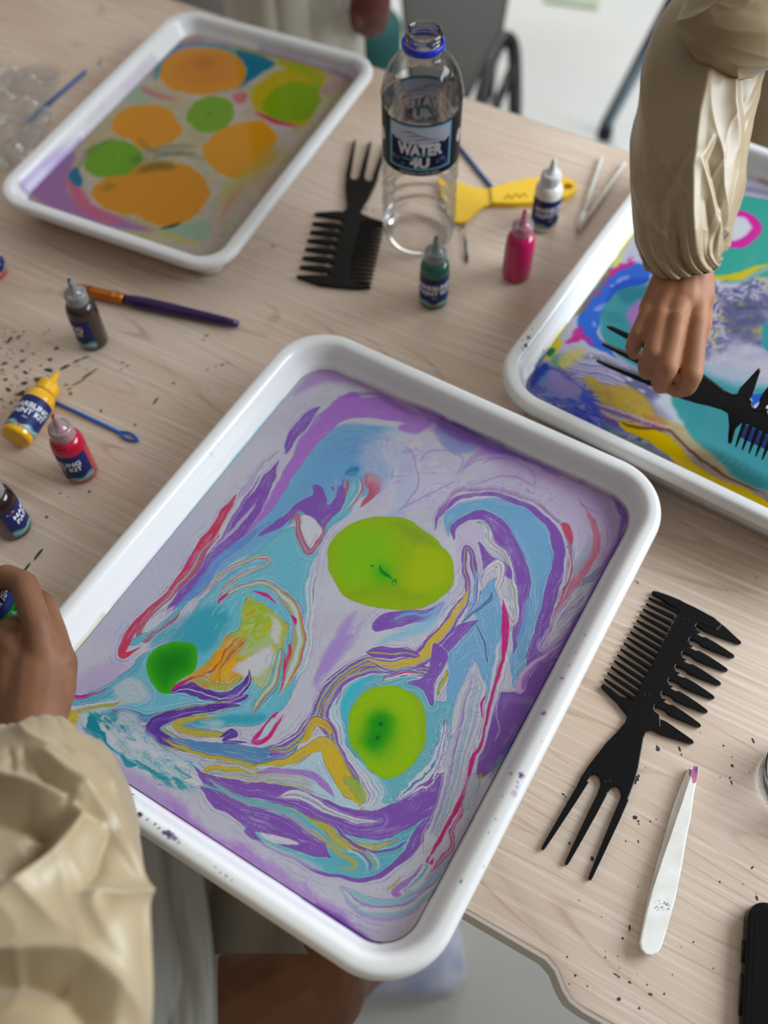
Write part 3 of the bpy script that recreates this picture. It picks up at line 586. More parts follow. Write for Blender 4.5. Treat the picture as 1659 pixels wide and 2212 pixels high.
    R(b(545,1010, 550,1100, 520,1220, 470,1320), Wd(2.37,5,12,12,4), [(-1,0,BL),(0,.4,PU),(.4,1,WH)], edge=.8)
    R(b(470,1300, 540,1240, 600,1180, 620,1130), Wd(2.37,3,7,8,3), SB, edge=.9); R(b(600,1500, 580,1400, 550,1300), Wd(2.37,3,4,3), SB, edge=.9)
    R(b(560,1285, 460,1335, 395,1400, 365,1470), Wd(2.37,4,24,26,8), PU, edge=.7, threads=3)
    R(b(400,1150, 440,1080, 480,980), Wd(2.37,5,9,4), WH, alpha=.6, edge=.6)
    R(b(505,1120, 455,1220, 390,1310, 320,1385, 280,1450, 200,1500, 90,1500, -20,1475), Wd(2.37,14,26,30,32,38,34,26,18), [(-1,-.75,WH),(-.75,-.45,PU),(-.45,.5,rgb(206,176,60)),(.5,.7,GY),(.7,1,PU)], edge=.8)
    R(b(-20,1440, 80,1440, 180,1455, 250,1465), Wd(2.37,20,22,18,10), [(-1,-.2,PU),(-.2,.1,OL),(.1,1,PU)], edge=.7, threads=4)
    B(b(320,1400, 380,1430, 400,1470, 350,1560, 330,1640, 318,1712, 270,1630, 195,1590, 280,1565, 305,1480), PU, edge=.9)
    R(b(60,1580, 90,1565, 180,1545, 280,1550), Wd(2.37,6,10,8,4), [(-1,0,WH),(0,.6,MG),(.6,1,TE)], edge=.9)
    R(b(345,1660, 370,1600, 390,1530), Wd(2.37,3,9,4), OL, edge=.8)
    B(b(5,1300, 60,1255, 150,1232, 290,1222, 385,1190, 345,1255, 250,1290, 120,1325, 35,1335), PU, edge=.3)
    R(b(120,1285, 180,1250, 270,1248, 350,1215), Wd(2.37,4,10,8,4), rgb(110,160,210), edge=.8)
    R(b(40,1400, 180,1350, 290,1290, 400,1170), Wd(2.37,8,22,24,8), rgb(140,190,214), soft=2, alpha=.85)
    # pinks at the right
    B(b(975,785, 1010,782, 1035,850, 1030,900, 1008,870, 985,835), rgb(200,70,96), edge=.5)
    R(b(1068,660, 1125,735, 1160,840, 1155,920, 1090,1020, 1035,1110, 990,1200, 960,1240, 1000,1250, 1060,1190), Wd(2.37,3,12,16,18,24,24,16,8,6,4), rgb(206,108,136), soft=.6, edge=.2)
    R(b(1135,850, 1110,930, 1065,1000, 1040,1060), Wd(2.37,8,22,22,6), rgb(160,168,186), soft=1.5, alpha=.8)
    R(b(1185,1015, 1130,1060, 1085,1095), Wd(2.37,8,16,5), rgb(140,150,176), edge=.8)
    R(b(1090,690, 1170,760, 1200,860, 1180,960), Wd(2.37,6,16,20,8), rgb(190,170,200), edge=.6, alpha=.6, threads=6)
    R(b(1000,900, 1030,1000, 990,1120, 950,1230), Wd(2.37,4,8,8,3), [(-1,0,WH),(0,1,DR)], alpha=.8, edge=.7)
    B(b(1200,1080, 1110,1190, 1040,1300, 960,1390, 900,1430, 850,1500, 800,1600, 760,1640, 700,1650, 650,1720, 600,1896, 640,1960, 720,1960, 790,1896, 880,1700, 970,1500, 1060,1330, 1160,1180), PU, soft=.8, edge=.3)
    e = crop(907, 907, 1.694); LL = rgb(196,168,208)
    R(e(600,645, 560,690, 505,735, 462,790, 442,838, 478,828, 530,780, 590,725), Wd(1.694,3,7,8,10,10,8,6,3), [(-1,-.3,LL),(-.3,.1,LP),(.1,1,HZ)], edge=.6)
    R(e(600,600, 560,640, 520,700, 490,760, 470,800), Wd(1.694,3,8,9,7,3), [(-1,0,LL),(0,1,WH)], edge=.6)
    R(e(545,795, 480,850, 425,885, 385,935, 366,985, 400,982, 440,930, 500,870, 540,830), Wd(1.694,3,7,8,12,14,12,8,6,3), [(-1,-.2,LL),(-.2,.2,HZ),(.2,1,LP)], edge=.5)
    R(e(640,640, 600,720, 560,790), Wd(1.694,3,8,4), LP, edge=.5, threads=4)
    R(e(380,880, 375,820, 390,740, 400,650), Wd(1.694,8,12,14,8), BL, alpha=.8, edge=.5)
    B(d(1659,60, 1540,150, 1450,270, 1330,270, 1270,430, 1230,560, 1190,700, 1200,785, 1280,740, 1340,630, 1440,510, 1560,330, 1680,150), PU, soft=.6, edge=.3)
    R(d(1330,250, 1310,400, 1330,480, 1300,560), Wd(2.765,3,4,4,3), WH, alpha=.5)
    R(d(1280,790, 1330,700, 1400,620, 1460,540), Wd(2.765,12,20,18,5), rgb(136,156,160), soft=2, alpha=.7, ragged=.4)
    m.spot(d(1215,775)[0], 6, OL, .9)
    R(d(1345,-60, 1330,120, 1290,290, 1250,430, 1205,590, 1160,700), Wd(2.765,34,30,24,20,18,14), [(-1,-.5,WH),(-.5,-.2,GY),(-.2,.5,rgb(190,170,196)),(.5,1,WH)], edge=.6, alpha=.9)
    R(b(680,1175, 690,1250, 695,1350, 685,1450, 660,1560, 620,1700, 590,1820), Wd(2.37,4,13,18,9,6,5,5), MG, edge=.3)
    R(d(1250,280, 1225,330, 1215,420), Wd(2.765,3,6,3), MG)
    R(d(1300,240, 1260,370, 1230,480, 1205,590, 1160,680, 1130,800, 1085,905, 1020,1030, 960,1150, 925,1220, 905,1260), Wd(2.765,4,5,5,5,10,8,12,9,9,6,4), MG, edge=.3, ragged=.25)
    R(d(1100,920, 1080,1000, 1040,1080, 1050,1170, 1000,1240, 910,1340), Wd(2.765,7,8,9,10,9,6), [(-1,-.3,MG),(-.3,.4,rgb(190,160,190)),(.4,1,MG)], ragged=.6, alpha=.85)
    R(d(905,1250, 885,1290, 915,1290, 930,1260), Wd(2.765,5,5,5,3), MG)
    R(d(1180,760, 1150,860, 1110,960), Wd(2.765,30,30,14), rgb(170,182,190), soft=1.5, edge=.6, threads=4, alpha=.8)
    R(d(1300,860, 1200,1010, 1130,1130, 1060,1260), Wd(2.765,24,34,34,14), rgb(176,160,188), soft=3, alpha=.7)
    # bottom right swirls
    R(d(380,1440, 470,1520, 620,1570, 780,1530, 900,1440, 1000,1320, 1060,1200), Wd(2.765,20,40,44,40,32,26,8), [(-1,-.7,rgb(180,150,200)),(-.7,-.3,rgb(140,186,198)),(-.3,.1,rgb(200,198,196)),(.1,.3,LP),(.3,1,rgb(140,186,198))], soft=1, edge=.3, alpha=.85)
    R(d(740,1470, 700,1460, 740,1420, 820,1370, 860,1300), Wd(2.765,12,12,12,12,4), LP, edge=.3)
    R(d(760,1455, 820,1410, 880,1340, 900,1290), Wd(2.765,10,22,20,6), [(-1,0,WH),(0,.5,TE),(.5,1,WH)], edge=.6)
    R(d(640,1450, 700,1410, 740,1370), Wd(2.765,4,7,3), OL, alpha=.8)
    m.turb(b(-60,420, 160,330, 330,420, 480,560, 800,560, 1000,640, 900,680, 560,600, 360,660, 200,740, 60,660), [rgb(200,196,208), rgb(190,176,208), rgb(206,202,212), rgb(176,150,206), rgb(196,188,210)], 17, .55, 6, 27, (1.5, .9), .3)
    m.turb(c(420,620, 560,660, 760,820, 1000,960, 1200,1090, 1400,1240, 1300,1230, 1050,1080, 800,920, 560,760), [rgb(196,192,200), rgb(184,160,204), rgb(200,196,204), rgb(170,136,200)], 10, .6, 3, 37, (2.4, .8), -.6)
    # thin filaments in the pale top
    for pts in (b(430,540, 470,460, 400,410, 290,420, 255,480), b(430,540, 550,460, 700,450, 820,515, 830,580, 740,540, 600,560, 480,600), b(345,260, 340,340, 400,400, 450,450), b(560,480, 640,450, 760,470), b(160,720, 250,660, 380,590, 450,570), b(180,380, 250,520, 210,660, 120,740)):
        R(pts, 1.6, rgb(140,96,190), alpha=.45, soft=.6, fade=6)
    R(b(470,500, 560,430, 700,420, 800,470), Wd(2.37,8,16,16,5), LP, alpha=.5, soft=1.5, edge=.3)
    B(b(335,290, 420,330, 540,400, 460,430, 380,390), rgb(126,140,196), soft=2.5, alpha=.8)
    R(b(300,250, 430,315, 560,372, 700,420, 830,470, 960,540), Wd(2.37,14,30,26,18,8,3), rgb(112,62,170), soft=3, alpha=.75)
    R(b(-160,130, 0,120, 120,170, 240,230), Wd(2.37,6,12,20,18), rgb(138,84,178), soft=2, alpha=.7)
    R(b(1180,560, 1240,640, 1295,740, 1290,830, 1230,950, 1150,1110, 1040,1310, 960,1480, 880,1680, 780,1880), Wd(2.37,4,8,10,10,8,8,10,10,12,14), rgb(98,44,160), soft=2, alpha=.75, ragged=.15)
    R(d(1659,130, 1560,310, 1440,510, 1350,640, 1290,740), Wd(2.765,12,16,14,10,5), rgb(46,60,150), soft=2, alpha=.6, ragged=.5)
    # rim of the bottom-left water
    R(c(300,540, 450,640, 600,740, 740,850, 860,905, 1000,1000, 1150,1115, 1300,1215, 1450,1315), Wd(2.074,20,22,20,12,16,20,22,22,16), LP, soft=3, alpha=.6, ragged=.5)
    R(c(1200,1150, 1320,1235, 1450,1318), Wd(2.074,4,12,6), rgb(120,60,170), soft=1.5, alpha=.8)
    R(c(120,420, 260,500, 400,600, 560,690), Wd(2.074,24,30,28,20), rgb(180,164,196), soft=4, alpha=.6)
    R(d(1240,930, 1160,1090, 1060,1270, 960,1480), Wd(2.765,5,9,11,5), rgb(96,90,160), soft=1.5, alpha=.6, ragged=.6)
    m.C = m.C*.95+.05*np.array([.72, .71, .76], np.float32)
    m.contours()
    B(a(400,1628, 500,1628, 532,1680, 520,1775, 440,1835, 400,1892, 330,1870, 282,1800, 275,1720, 320,1655), rgb(58,168,10), soft=.5, rings=[(3,3,rgb(30,152,6)),(9,6,rgb(4,128,4))])
    B(d(640,220, 760,235, 860,320, 888,430, 880,560, 820,680, 730,750, 640,772, 550,735, 460,610, 418,480, 430,370, 500,270), LI, soft=.5, rings=[(1.5,1.2,rgb(150,192,4))])
    B(d(780,250, 860,330, 886,430, 878,540, 840,640, 850,480, 830,360), rgb(146,176,30), soft=2, alpha=.6)
    m.spot(d(612,445)[0], 28, GR, .95, 1.1); m.spot(d(592,545)[0], 31, GR, .95, 1.1); m.spot(d(618,458)[0], 4, rgb(10,70,10), .8); m.spot(d(598,540)[0], 4, rgb(10,70,10), .8)
    # big green drop
    B(f(709,1200, 723,1160, 760,1128, 820,1115, 880,1124, 915,1146, 950,1172, 977,1210, 979,1250, 962,1285, 920,1311, 860,1318, 800,1311, 750,1288, 720,1250), rgb(140,170,40), soft=.5, rings=[(1.2,1,rgb(146,180,4))])
    B(f(730,1170, 770,1140, 830,1150, 850,1200, 830,1260, 780,1270, 735,1240), rgb(130,190,6), soft=7, alpha=.9)
    B(f(850,1130, 905,1145, 940,1175, 920,1190, 880,1160), rgb(126,150,60), soft=5, alpha=.6)
    R(f(760,1290, 820,1270, 870,1280, 930,1290), [8,16,12,4], rgb(116,140,6), soft=5, alpha=.22)
    B(f(905,1180, 960,1200, 965,1250, 920,1280, 880,1260), rgb(170,186,4), soft=6, alpha=.8)
    m.spot((826,1236), 24, rgb(60,170,8), .8, 1.); m.spot((851,1256), 7, rgb(10,130,40), .9); m.spot((851,1258), 2.4, rgb(190,220,180), .9)
    R(f(800,1218, 808,1222), 1.6, rgb(10,120,20)); R(f(823,1218, 824,1230, 832,1238, 846,1250), [1,2.6,4,1], rgb(10,130,30))
    # fine grain
    g = vnoise(X/.55, Y/.55, 71)
    m.C *= (1+.035*g)[..., None]
    return np.clip(m.C, 0, 1)
def paint_left(X, Y, zpl):
    m = Marble(X, Y, zpl, rgb(206, 196, 172), warp=1.2); f = crop(0, 0, 1); R, B = m.ribbon, m.blob
    al = np.nonzero(np.ones(X.shape, bool))
    m.turb(f(60,400, 380,80, 760,140, 480,540, 200,480), [rgb(206,196,170), rgb(190,180,140), rgb(214,206,196), rgb(184,190,160), rgb(210,196,206)], 26, .7, 8, 4)
    m.put(al, (.5*sstep(-.1, .6, fbm(X/35, Y/35, 3))).ravel(), rgb(196, 182, 130)); m.put(al, (.4*sstep(0, .6, fbm(X/20, Y/30, 13))).ravel(), rgb(214, 206, 206))
    R(f(480,90, 600,110, 700,140, 760,170), 16, rgb(180,140,200), soft=5, alpha=.9)
    R(f(760,165, 720,190, 690,200), 20, rgb(196,150,180), soft=8, alpha=.6)
    R(f(100,400, 150,340, 230,240, 330,110, 370,80), [14,12,6,8,8], rgb(190,160,190), soft=4, alpha=.7)
    R(f(370,90, 330,140, 300,170), [6,14,8], rgb(226,210,110), soft=5, alpha=.8)
    B(f(60,400, 110,350, 160,330, 150,380, 150,420, 260,470, 330,500, 200,480, 90,440), rgb(174,122,196), soft=4)
    B(f(140,390, 170,400, 200,440, 260,475, 230,480, 170,450), rgb(214,108,150), soft=4)
    B(f(150,375, 165,362, 178,385, 172,402, 155,398), rgb(20,120,170), soft=1.5)
    B(f(300,160, 340,110, 420,80, 440,95, 380,115, 330,160), rgb(216,140,184), soft=3, alpha=.8)
    B(f(250,200, 300,180, 330,200, 320,225, 270,215), rgb(170,200,180), soft=6, alpha=.8)
    R(f(305,190, 340,205, 380,215), [8,10,6], rgb(216,120,140), soft=2.5, alpha=.8)
    R(f(335,175, 350,125, 400,97, 470,100, 530,120), [8,12,10,8,8], rgb(70,160,190), soft=2, alpha=.9)
    R(f(490,92, 560,115, 620,125), [5,12,10], rgb(180,186,60), soft=3, alpha=.9)
    B(f(480,200, 520,190, 560,160, 592,138, 560,118, 510,108, 530,150, 515,190), rgb(8,130,176), soft=2)
    B(f(545,225, 545,195, 590,160, 620,150, 600,130, 640,130, 700,155, 690,190, 670,260, 620,270, 560,240), rgb(206,186,20), soft=4)
    R(f(590,135, 640,145, 675,165, 690,195), [8,14,16,10], rgb(170,190,10), soft=3)
    B(f(570,222, 590,192, 640,176, 685,190, 688,230, 660,258, 610,262, 578,245), rgb(140,184,8), soft=1.2)
    R(f(550,240, 590,260, 640,275), [4,9,4], rgb(214,50,120), soft=1.5); B(f(505,205, 530,200, 530,220, 510,222), rgb(216,120,130), soft=2.5)
    B(f(343,160, 365,122, 410,106, 460,104, 505,116, 528,150, 520,185, 480,197, 420,205, 370,192), rgb(236,156,8), soft=1, rings=[(14,14,rgb(230,144,6))])
    m.spot((440,135), 34, rgb(180,110,10), .5, 1.); m.spot((345,150), 10, rgb(160,100,40), .4)
    B(f(243,272, 262,240, 310,226, 360,235, 386,262, 388,295, 350,315, 310,320, 280,302, 250,290), rgb(238,160,4), soft=1)
    B(f(440,325, 460,290, 520,265, 565,262, 594,290, 588,335, 560,365, 510,384, 470,372, 445,350), rgb(236,164,4), soft=1)
    B(f(198,412, 225,388, 280,365, 340,348, 400,358, 440,385, 452,420, 430,455, 400,480, 370,492, 300,470, 240,455, 205,430), rgb(234,156,4), soft=1)
    R(f(300,372, 340,358, 375,362), [10,16,10], rgb(80,84,20), soft=6, alpha=.6); m.spot((235,405), 22, rgb(140,120,10), .5)
    B(f(184,352, 205,315, 250,302, 295,315, 308,340, 290,368, 250,380, 205,380), rgb(118,180,6), soft=1.2); m.spot((300,345), 26, rgb(70,130,10), .5); m.spot((253,340), 8, rgb(170,200,20), .6)
    B(f(405,252, 422,220, 460,207, 500,222, 506,250, 480,280, 440,286, 415,272), rgb(124,180,10), soft=1.2); m.spot((452,245), 12, rgb(80,120,10), .5)
    for p in (f(310,330, 360,318, 430,315), f(320,345, 380,330, 440,345), f(240,300, 190,330, 165,370), f(300,300, 340,330, 420,330)): R(p, [4,9,4], rgb(110,118,90), soft=4, alpha=.5, ragged=.4)
    R(f(528,402, 505,425, 480,470), [4,6,3], rgb(222,120,140), soft=1.5)
    R(f(600,300, 560,380, 500,440, 470,500), [20,30,24,10], rgb(206,178,150), soft=8, alpha=.6); R(f(600,330, 520,390, 480,430), [16,22,10], rgb(200,186,60), soft=8, alpha=.5)
    B(f(350,500, 400,480, 450,478, 450,505, 440,520, 400,512, 340,505), rgb(168,200,180), soft=3); R(f(345,495, 375,487, 392,478), [3,6,3], rgb(50,80,60), soft=1); R(f(330,498, 400,520, 440,528), [3,6,3], rgb(214,200,70), soft=2)
    return np.clip(m.C, 0, 1)
def paint_right(X, Y, zpl):
    m = Marble(X, Y, zpl, rgb(196, 190, 204), warp=1.4); g, h, f, k = crop(1000, 500, 4.1475), crop(1050, 0, 1.923), crop(0, 0, 1), crop(1040, 330, 2.68); R, B = m.ribbon, m.blob
    al = np.nonzero(np.ones(X.shape, bool))
    m.put(al, (.6*sstep(0, .6, fbm(X/22, Y/22, 3))).ravel(), rgb(150, 148, 180))
    B(f(1180,800, 1240,780, 1300,820, 1380,850, 1300,900, 1500,990, 1659,1060, 1659,1100, 1300,960, 1130,850), rgb(110,104,170), soft=6, alpha=.7)
    DK = [rgb(96,96,136), rgb(150,146,178), rgb(200,196,208), rgb(120,116,160), rgb(70,84,130), rgb(178,172,196)]
    m.turb(f(1150,840, 1180,780, 1260,760, 1340,790, 1440,840, 1480,900, 1440,960, 1350,960, 1250,920), DK, 11, .85, 6, 5, (1.8, .8), -.5)
    m.turb(f(1530,620, 1600,590, 1700,560, 1800,620, 1800,800, 1700,840, 1600,830, 1520,780), DK+[rgb(196,186,120)], 12, .9, 7, 8, (1.4, .9), .4)
    m.turb(f(1230,560, 1300,480, 1380,440, 1420,520, 1340,600, 1260,680), [rgb(206,204,220), rgb(180,174,206), rgb(214,212,222)], 12, .6, 6, 2)
    # blue zone at the near left corner
    B(g(600,1400, 700,1250, 800,1200, 900,1280, 1000,1400, 1150,1480, 1300,1560, 1450,1640, 1600,1700, 1500,1800, 1100,1700, 800,1530), rgb(62,84,186), soft=3, alpha=.85)
    B(g(760,1280, 860,1240, 960,1330, 1050,1420, 950,1480, 820,1440), rgb(140,104,180), soft=4, alpha=.7)
    B(k(480,1500, 620,1480, 700,1540, 760,1620, 640,1640, 540,1580), rgb(40,66,180), soft=4, alpha=.8)
    R(g(620,1390, 690,1290, 760,1190), [8,14,8], rgb(30,60,170), soft=2); m.spot(g(720,1330)[0], 12, rgb(30,120,200), .9)
    B(g(740,1130, 800,1020, 860,960, 880,1000, 830,1080, 790,1140), rgb(226,206,20), soft=1.5); R(g(770,1110, 800,1060, 830,1040), [5,7,4], rgb(20,120,80), soft=1)
    B(g(800,1100, 880,1100, 900,1180, 820,1200), rgb(110,170,130), soft=3, alpha=.8)
    B(g(880,1120, 960,1080, 1060,1060, 1080,1110, 1000,1170, 920,1240, 870,1200), rgb(214,202,110), soft=4, alpha=.85)
    m.turb(k(300,1360, 420,1240, 560,1330, 700,1480, 820,1560, 700,1600, 540,1520, 380,1440), [rgb(62,84,186), rgb(110,100,190), rgb(150,120,190), rgb(50,70,176), rgb(180,170,206)], 15, .5, 3, 21, (1.6, .8), -.5)
    for i in range(12):
        o = i*18; a = random.Random(i)
        R(g(1000-o*.2,1150+o, 1120,1180+o, 1300,1200+o*1.1, 1500,1290+o), [2,4,4,2], [rgb(206,200,210),rgb(120,110,170),rgb(190,180,200),rgb(150,140,190)][i % 4], alpha=.7, soft=1, fade=6)
    B(k(600,1320, 640,1300, 720,1350, 860,1360, 960,1420, 1000,1500, 1100,1560, 1000,1580, 840,1500, 700,1440), rgb(196,160,50), soft=3, alpha=.9)
    m.turb(k(620,1320, 760,1340, 900,1380, 1010,1480, 1150,1600, 1020,1590, 860,1530, 720,1460), [rgb(196,160,50), rgb(176,150,80), rgb(206,180,90), rgb(160,140,110), rgb(190,120,80)], 13, .4, 3, 31, (1.8, .7), -.5)
    for i in range(7):
        R(k(640+10*i,1440+12*i, 760,1480+14*i, 900,1540+10*i, 1040,1570+14*i, 1140,1640+10*i), [2,4,4,3,2], [rgb(200,190,205),rgb(190,60,110),rgb(90,90,150),rgb(200,170,90)][i % 4], alpha=.75, soft=.8, fade=6, edge=.4)
    B(k(780,1560, 850,1560, 960,1590, 1060,1620, 1160,1720, 1240,1800, 1380,1880, 1560,1960, 1700,2060, 1500,2000, 1260,1880, 1150,1820, 1040,1720, 900,1640), rgb(234,192,6), soft=.8, edge=.7)
    B(k(1250,1560, 1350,1700, 1500,1860, 1700,2000, 1560,1960, 1380,1880, 1250,1790, 1120,1680, 1060,1600, 1120,1540), rgb(196,178,120), soft=5, alpha=.8)
    R(k(790,1550, 900,1590, 1060,1600, 1200,1720, 1400,1860, 1659,1990), [2,4,3,4,3,2], rgb(120,70,60), soft=.8, alpha=.8)
    R(k(700,1560, 800,1640, 1000,1740, 1200,1880, 1500,2020), [6,10,8,8,8], rgb(120,130,120), soft=3, alpha=.8)
    # soft white patch and teal at the right
    B(k(1000,1420, 1100,1380, 1160,1440, 1200,1560, 1120,1560, 1020,1480), rgb(214,214,226), soft=6, alpha=.9)
    B(k(1100,1420, 1180,1280, 1330,1230, 1500,1250, 1659,1340, 1900,1500, 1900,1900, 1659,1960, 1480,1880, 1350,1760, 1230,1650, 1150,1540), rgb(66,158,160), soft=2.5, rings=[(10,10,rgb(60,150,158))])
    B(k(1460,1480, 1500,1420, 1600,1395, 1800,1400, 1900,1600, 1700,1640, 1560,1600), rgb(20,90,200), soft=1); B(k(1560,1480, 1659,1430, 1800,1440, 1850,1560, 1700,1600, 1600,1560), rgb(216,212,236), soft=1)
    # left ring
    R(g(1700,330, 1550,370, 1400,450, 1270,560, 1180,680, 1130,800, 1120,900, 1170,980, 1260,1040, 1380,1120), [30,34,30,26,26,24,22,18,14,8], rgb(46,104,206), soft=1.5)
    R(g(1680,420, 1500,460, 1380,530, 1290,640), [10,14,10,6], rgb(24,70,190), soft=3, alpha=.8)
    for p in (g(1380,470, 1420,440, 1500,400), g(1180,690, 1230,680, 1280,640), g(1170,800, 1180,850), g(1230,850, 1250,900), g(1330,500, 1370,490), g(1550,270, 1590,270)): R(p, [3,6,3][:len(p)] if len(p) == 3 else [4,4], rgb(150,170,226), soft=1.5, alpha=.8)
    for p in (g(1310,410, 1370,350, 1450,300, 1540,270), g(1280,480, 1310,460), g(1190,580, 1230,550), g(920,990, 1000,970, 1030,900, 1060,860), g(1000,980, 1060,950, 1170,1010), g(1480,260, 1520,220)): R(p, [4]+[9]*(len(p)-2)+[4], rgb(206,40,150), soft=1.5, alpha=.9, ragged=.4)
    B(g(1235,830, 1250,700, 1330,590, 1450,520, 1600,480, 1900,500, 2000,800, 1900,1100, 1700,1250, 1550,1200, 1400,1100, 1280,980), rgb(62,152,156), soft=1.5, rings=[(6,10,rgb(58,146,154))])
    B(g(1380,560, 1500,500, 1650,490, 1700,560, 1560,620, 1440,640), rgb(34,110,126), soft=5, alpha=.7)
    B(g(1480,720, 1560,630, 1700,620, 1800,800, 1700,950, 1560,1000, 1490,880), rgb(176,110,180), soft=3, alpha=.9)
    for i in range(5): R(g(1250+i*10,700+i*30, 1330+8*i,720+25*i, 1440,740+20*i), [2,4,2], rgb(40,120,130), soft=2, alpha=.5)
    R(g(1360,330, 1430,180, 1520,20), [6,9,6], rgb(224,222,90), soft=2); R(g(1440,240, 1500,100, 1600,-50), 22, rgb(200,198,216), soft=6, alpha=.8)
    R(g(1000,760, 1080,680, 1200,540, 1330,330), 5, rgb(150,110,60), soft=1.5, alpha=.8)
    # far disc
    B(f(1530,590, 1500,480, 1540,430, 1600,425, 1680,440, 1760,500, 1750,570, 1650,600), rgb(60,168,150), soft=1.2)
    B(f(1545,500, 1570,462, 1605,455, 1640,475, 1642,505, 1610,532, 1570,535), rgb(214,50,160), soft=1); B(f(1550,495, 1575,468, 1605,468, 1622,490, 1605,512, 1570,520), rgb(214,214,222), soft=1.5)
    R(f(1530,600, 1600,595, 1640,580, 1700,560), [6,12,8,4], rgb(214,196,20), soft=2); R(f(1560,615, 1620,600, 1690,560), [6,7,6], rgb(140,176,170), soft=2)
    for i in range(9): R(f(1560+6*i,640+14*i, 1590,670+14*i, 1640,660+16*i, 1690,690+14*i), [5,12,12,5], [rgb(84,80,116),rgb(190,186,204),rgb(70,86,140),rgb(214,204,170),rgb(130,124,160)][i % 5], soft=5, alpha=.6, ragged=.5)
    B(f(1560,660, 1620,650, 1650,690, 1620,730, 1570,710), rgb(70,72,110), soft=6, alpha=.6)
    for i in range(6): m.spot((1545+random.Random(i).uniform(-20,100), 640+random.Random(i+9).uniform(0,160)), 9, rgb(190,180,60), .5)
    B(f(1520,780, 1600,740, 1680,780, 1680,830, 1600,830, 1530,810), rgb(196,190,206), soft=6, alpha=.8)
    B(f(1645,700, 1700,690, 1720,760, 1660,760), rgb(50,150,156), soft=1.5)
    R(f(1560,395, 1659,420, 1800,480), 12, rgb(120,110,150), soft=5, alpha=.7)
    return np.clip(m.C, 0, 1)
BK = (.6-.036)/.55
# ---------------------------------------------------------------- trays
def rrect(W, L, r, n):      # rounded rectangle, points by arc step, centred
    out = []; k = max(4, int(r*PI/2/n))
    for cx_, cy_, a0 in ((W/2-r, L/2-r, 0), (-W/2+r, L/2-r, PI/2), (-W/2+r, -L/2+r, PI), (W/2-r, -L/2+r, 3*PI/2)):
        for i in range(k): a = a0+PI/2*i/k; out.append((cx_+r*math.cos(a), cy_+r*math.sin(a)))
        a = a0+PI/2; p = (cx_+r*math.cos(a), cy_+r*math.sin(a))
        nxt = {0: (-W/2+r, L/2), 1: (-W/2, -L/2+r), 2: (W/2-r, -L/2), 3: (W/2, L/2-r)}[int(round(a0/(PI/2)))]
        m = max(2, int(math.hypot(nxt[0]-p[0], nxt[1]-p[1])/n))
        for i in range(m): out.append((p[0]+(nxt[0]-p[0])*i/m, p[1]+(nxt[1]-p[1])*i/m))
    return out
PROF = [(.022, .0012), (.0185, .012), (.0165, .028), (.013, .0435), (.0095, .0452), (.004, .0445), (.0018, .0395), (.0003, .0392), (-.0002, .0415), (.0000, .0450), (.0009, .0478), (.0016, .0487), (.0025, .0494), (.0036, .0498), (.0048, .0500), (.0058, .0500), (.0068, .04998), (.0078, .0499), (.0086, .0497), (.0094, .0494), (.0102, .0490), (.0111, .0483), (.0120, .0472), (.0134, .0445), (.0148, .0405), (.0162, .0365), (.0172, .0345), (.0178, .0335), (.0184, .0325), (.0189, .0315), (.0193, .0305), (.0197, .0295), (.0201, .0285), (.0206, .0265), (.0222, .0180), (.0240, .0080), (.0265, .0045), (.0320, .0032)]
TRAYS = {}
def tray(key, cen, ang, W, L, r, label, stain, step=.0016, zk=1.):
    M = Matrix.Translation((cen[0], cen[1], 0))@Matrix.Rotation(ang, 4, 'Z')
    base = rrect(W, L, r, step); n = len(base); V = []
    for s, z in PROF:
        z = z*zk if z > .0013 else z
        for i, (x, y) in enumerate(base):
            # inset by corner logic
            cx_, cy_ = max(-W/2+r, min(W/2-r, x)), max(-L/2+r, min(L/2-r, y)); dx, dy = x-cx_, y-cy_; d = math.hypot(dx, dy)
            V.append((cx_+dx/d*(r-s), cy_+dy/d*(r-s), z) if d > 1e-9 else (x, y, z))
    F = []
    for j in range(len(PROF)-1):
        for i in range(n): F.append((j*n+i, j*n+(i+1) % n, (j+1)*n+(i+1) % n, (j+1)*n+i))
    F.append(tuple(range(n))[::-1]); F.append(tuple((len(PROF)-1)*n+i for i in range(n)))
    t = obj('tray', (V, F), MTRAY); t.matrix_world = M; tag(t, label, 'tray')
    A = np.array(V); Wd = np.array([(M@Vector(v))[:] for v in V])
    col = stain(A, Wd, n) if stain else np.ones((len(V), 3))
    at = t.data.color_attributes.new('stain', 'FLOAT_COLOR', 'POINT'); at.data.foreach_set('color', np.hstack([col, np.ones((len(V), 1))]).astype(np.float32).ravel())
    TRAYS[key] = (M, W, L, r, .028*zk); return t
def colmat(name, attr, gain, rough, coat=0., ior=1.33):
    m = mat(name, (1, 1, 1, 1), rough); n, l, p = nodes(m); a = N(m, 'ShaderNodeAttribute'); a.attribute_name = attr
    g = N(m, 'ShaderNodeMix'); g.data_type = 'RGBA'; g.blend_type = 'MULTIPLY'; g.inputs[0].default_value = 1; g.inputs[7].default_value = (*gain, 1)
    l.new(a.outputs['Color'], g.inputs[6]); l.new(g.outputs[2], p.inputs['Base Color']); p.inputs['IOR'].default_value = ior
    return m
MTRAY = colmat('white_tray_plastic', 'stain', TRAYC, .22, ior=1.45)
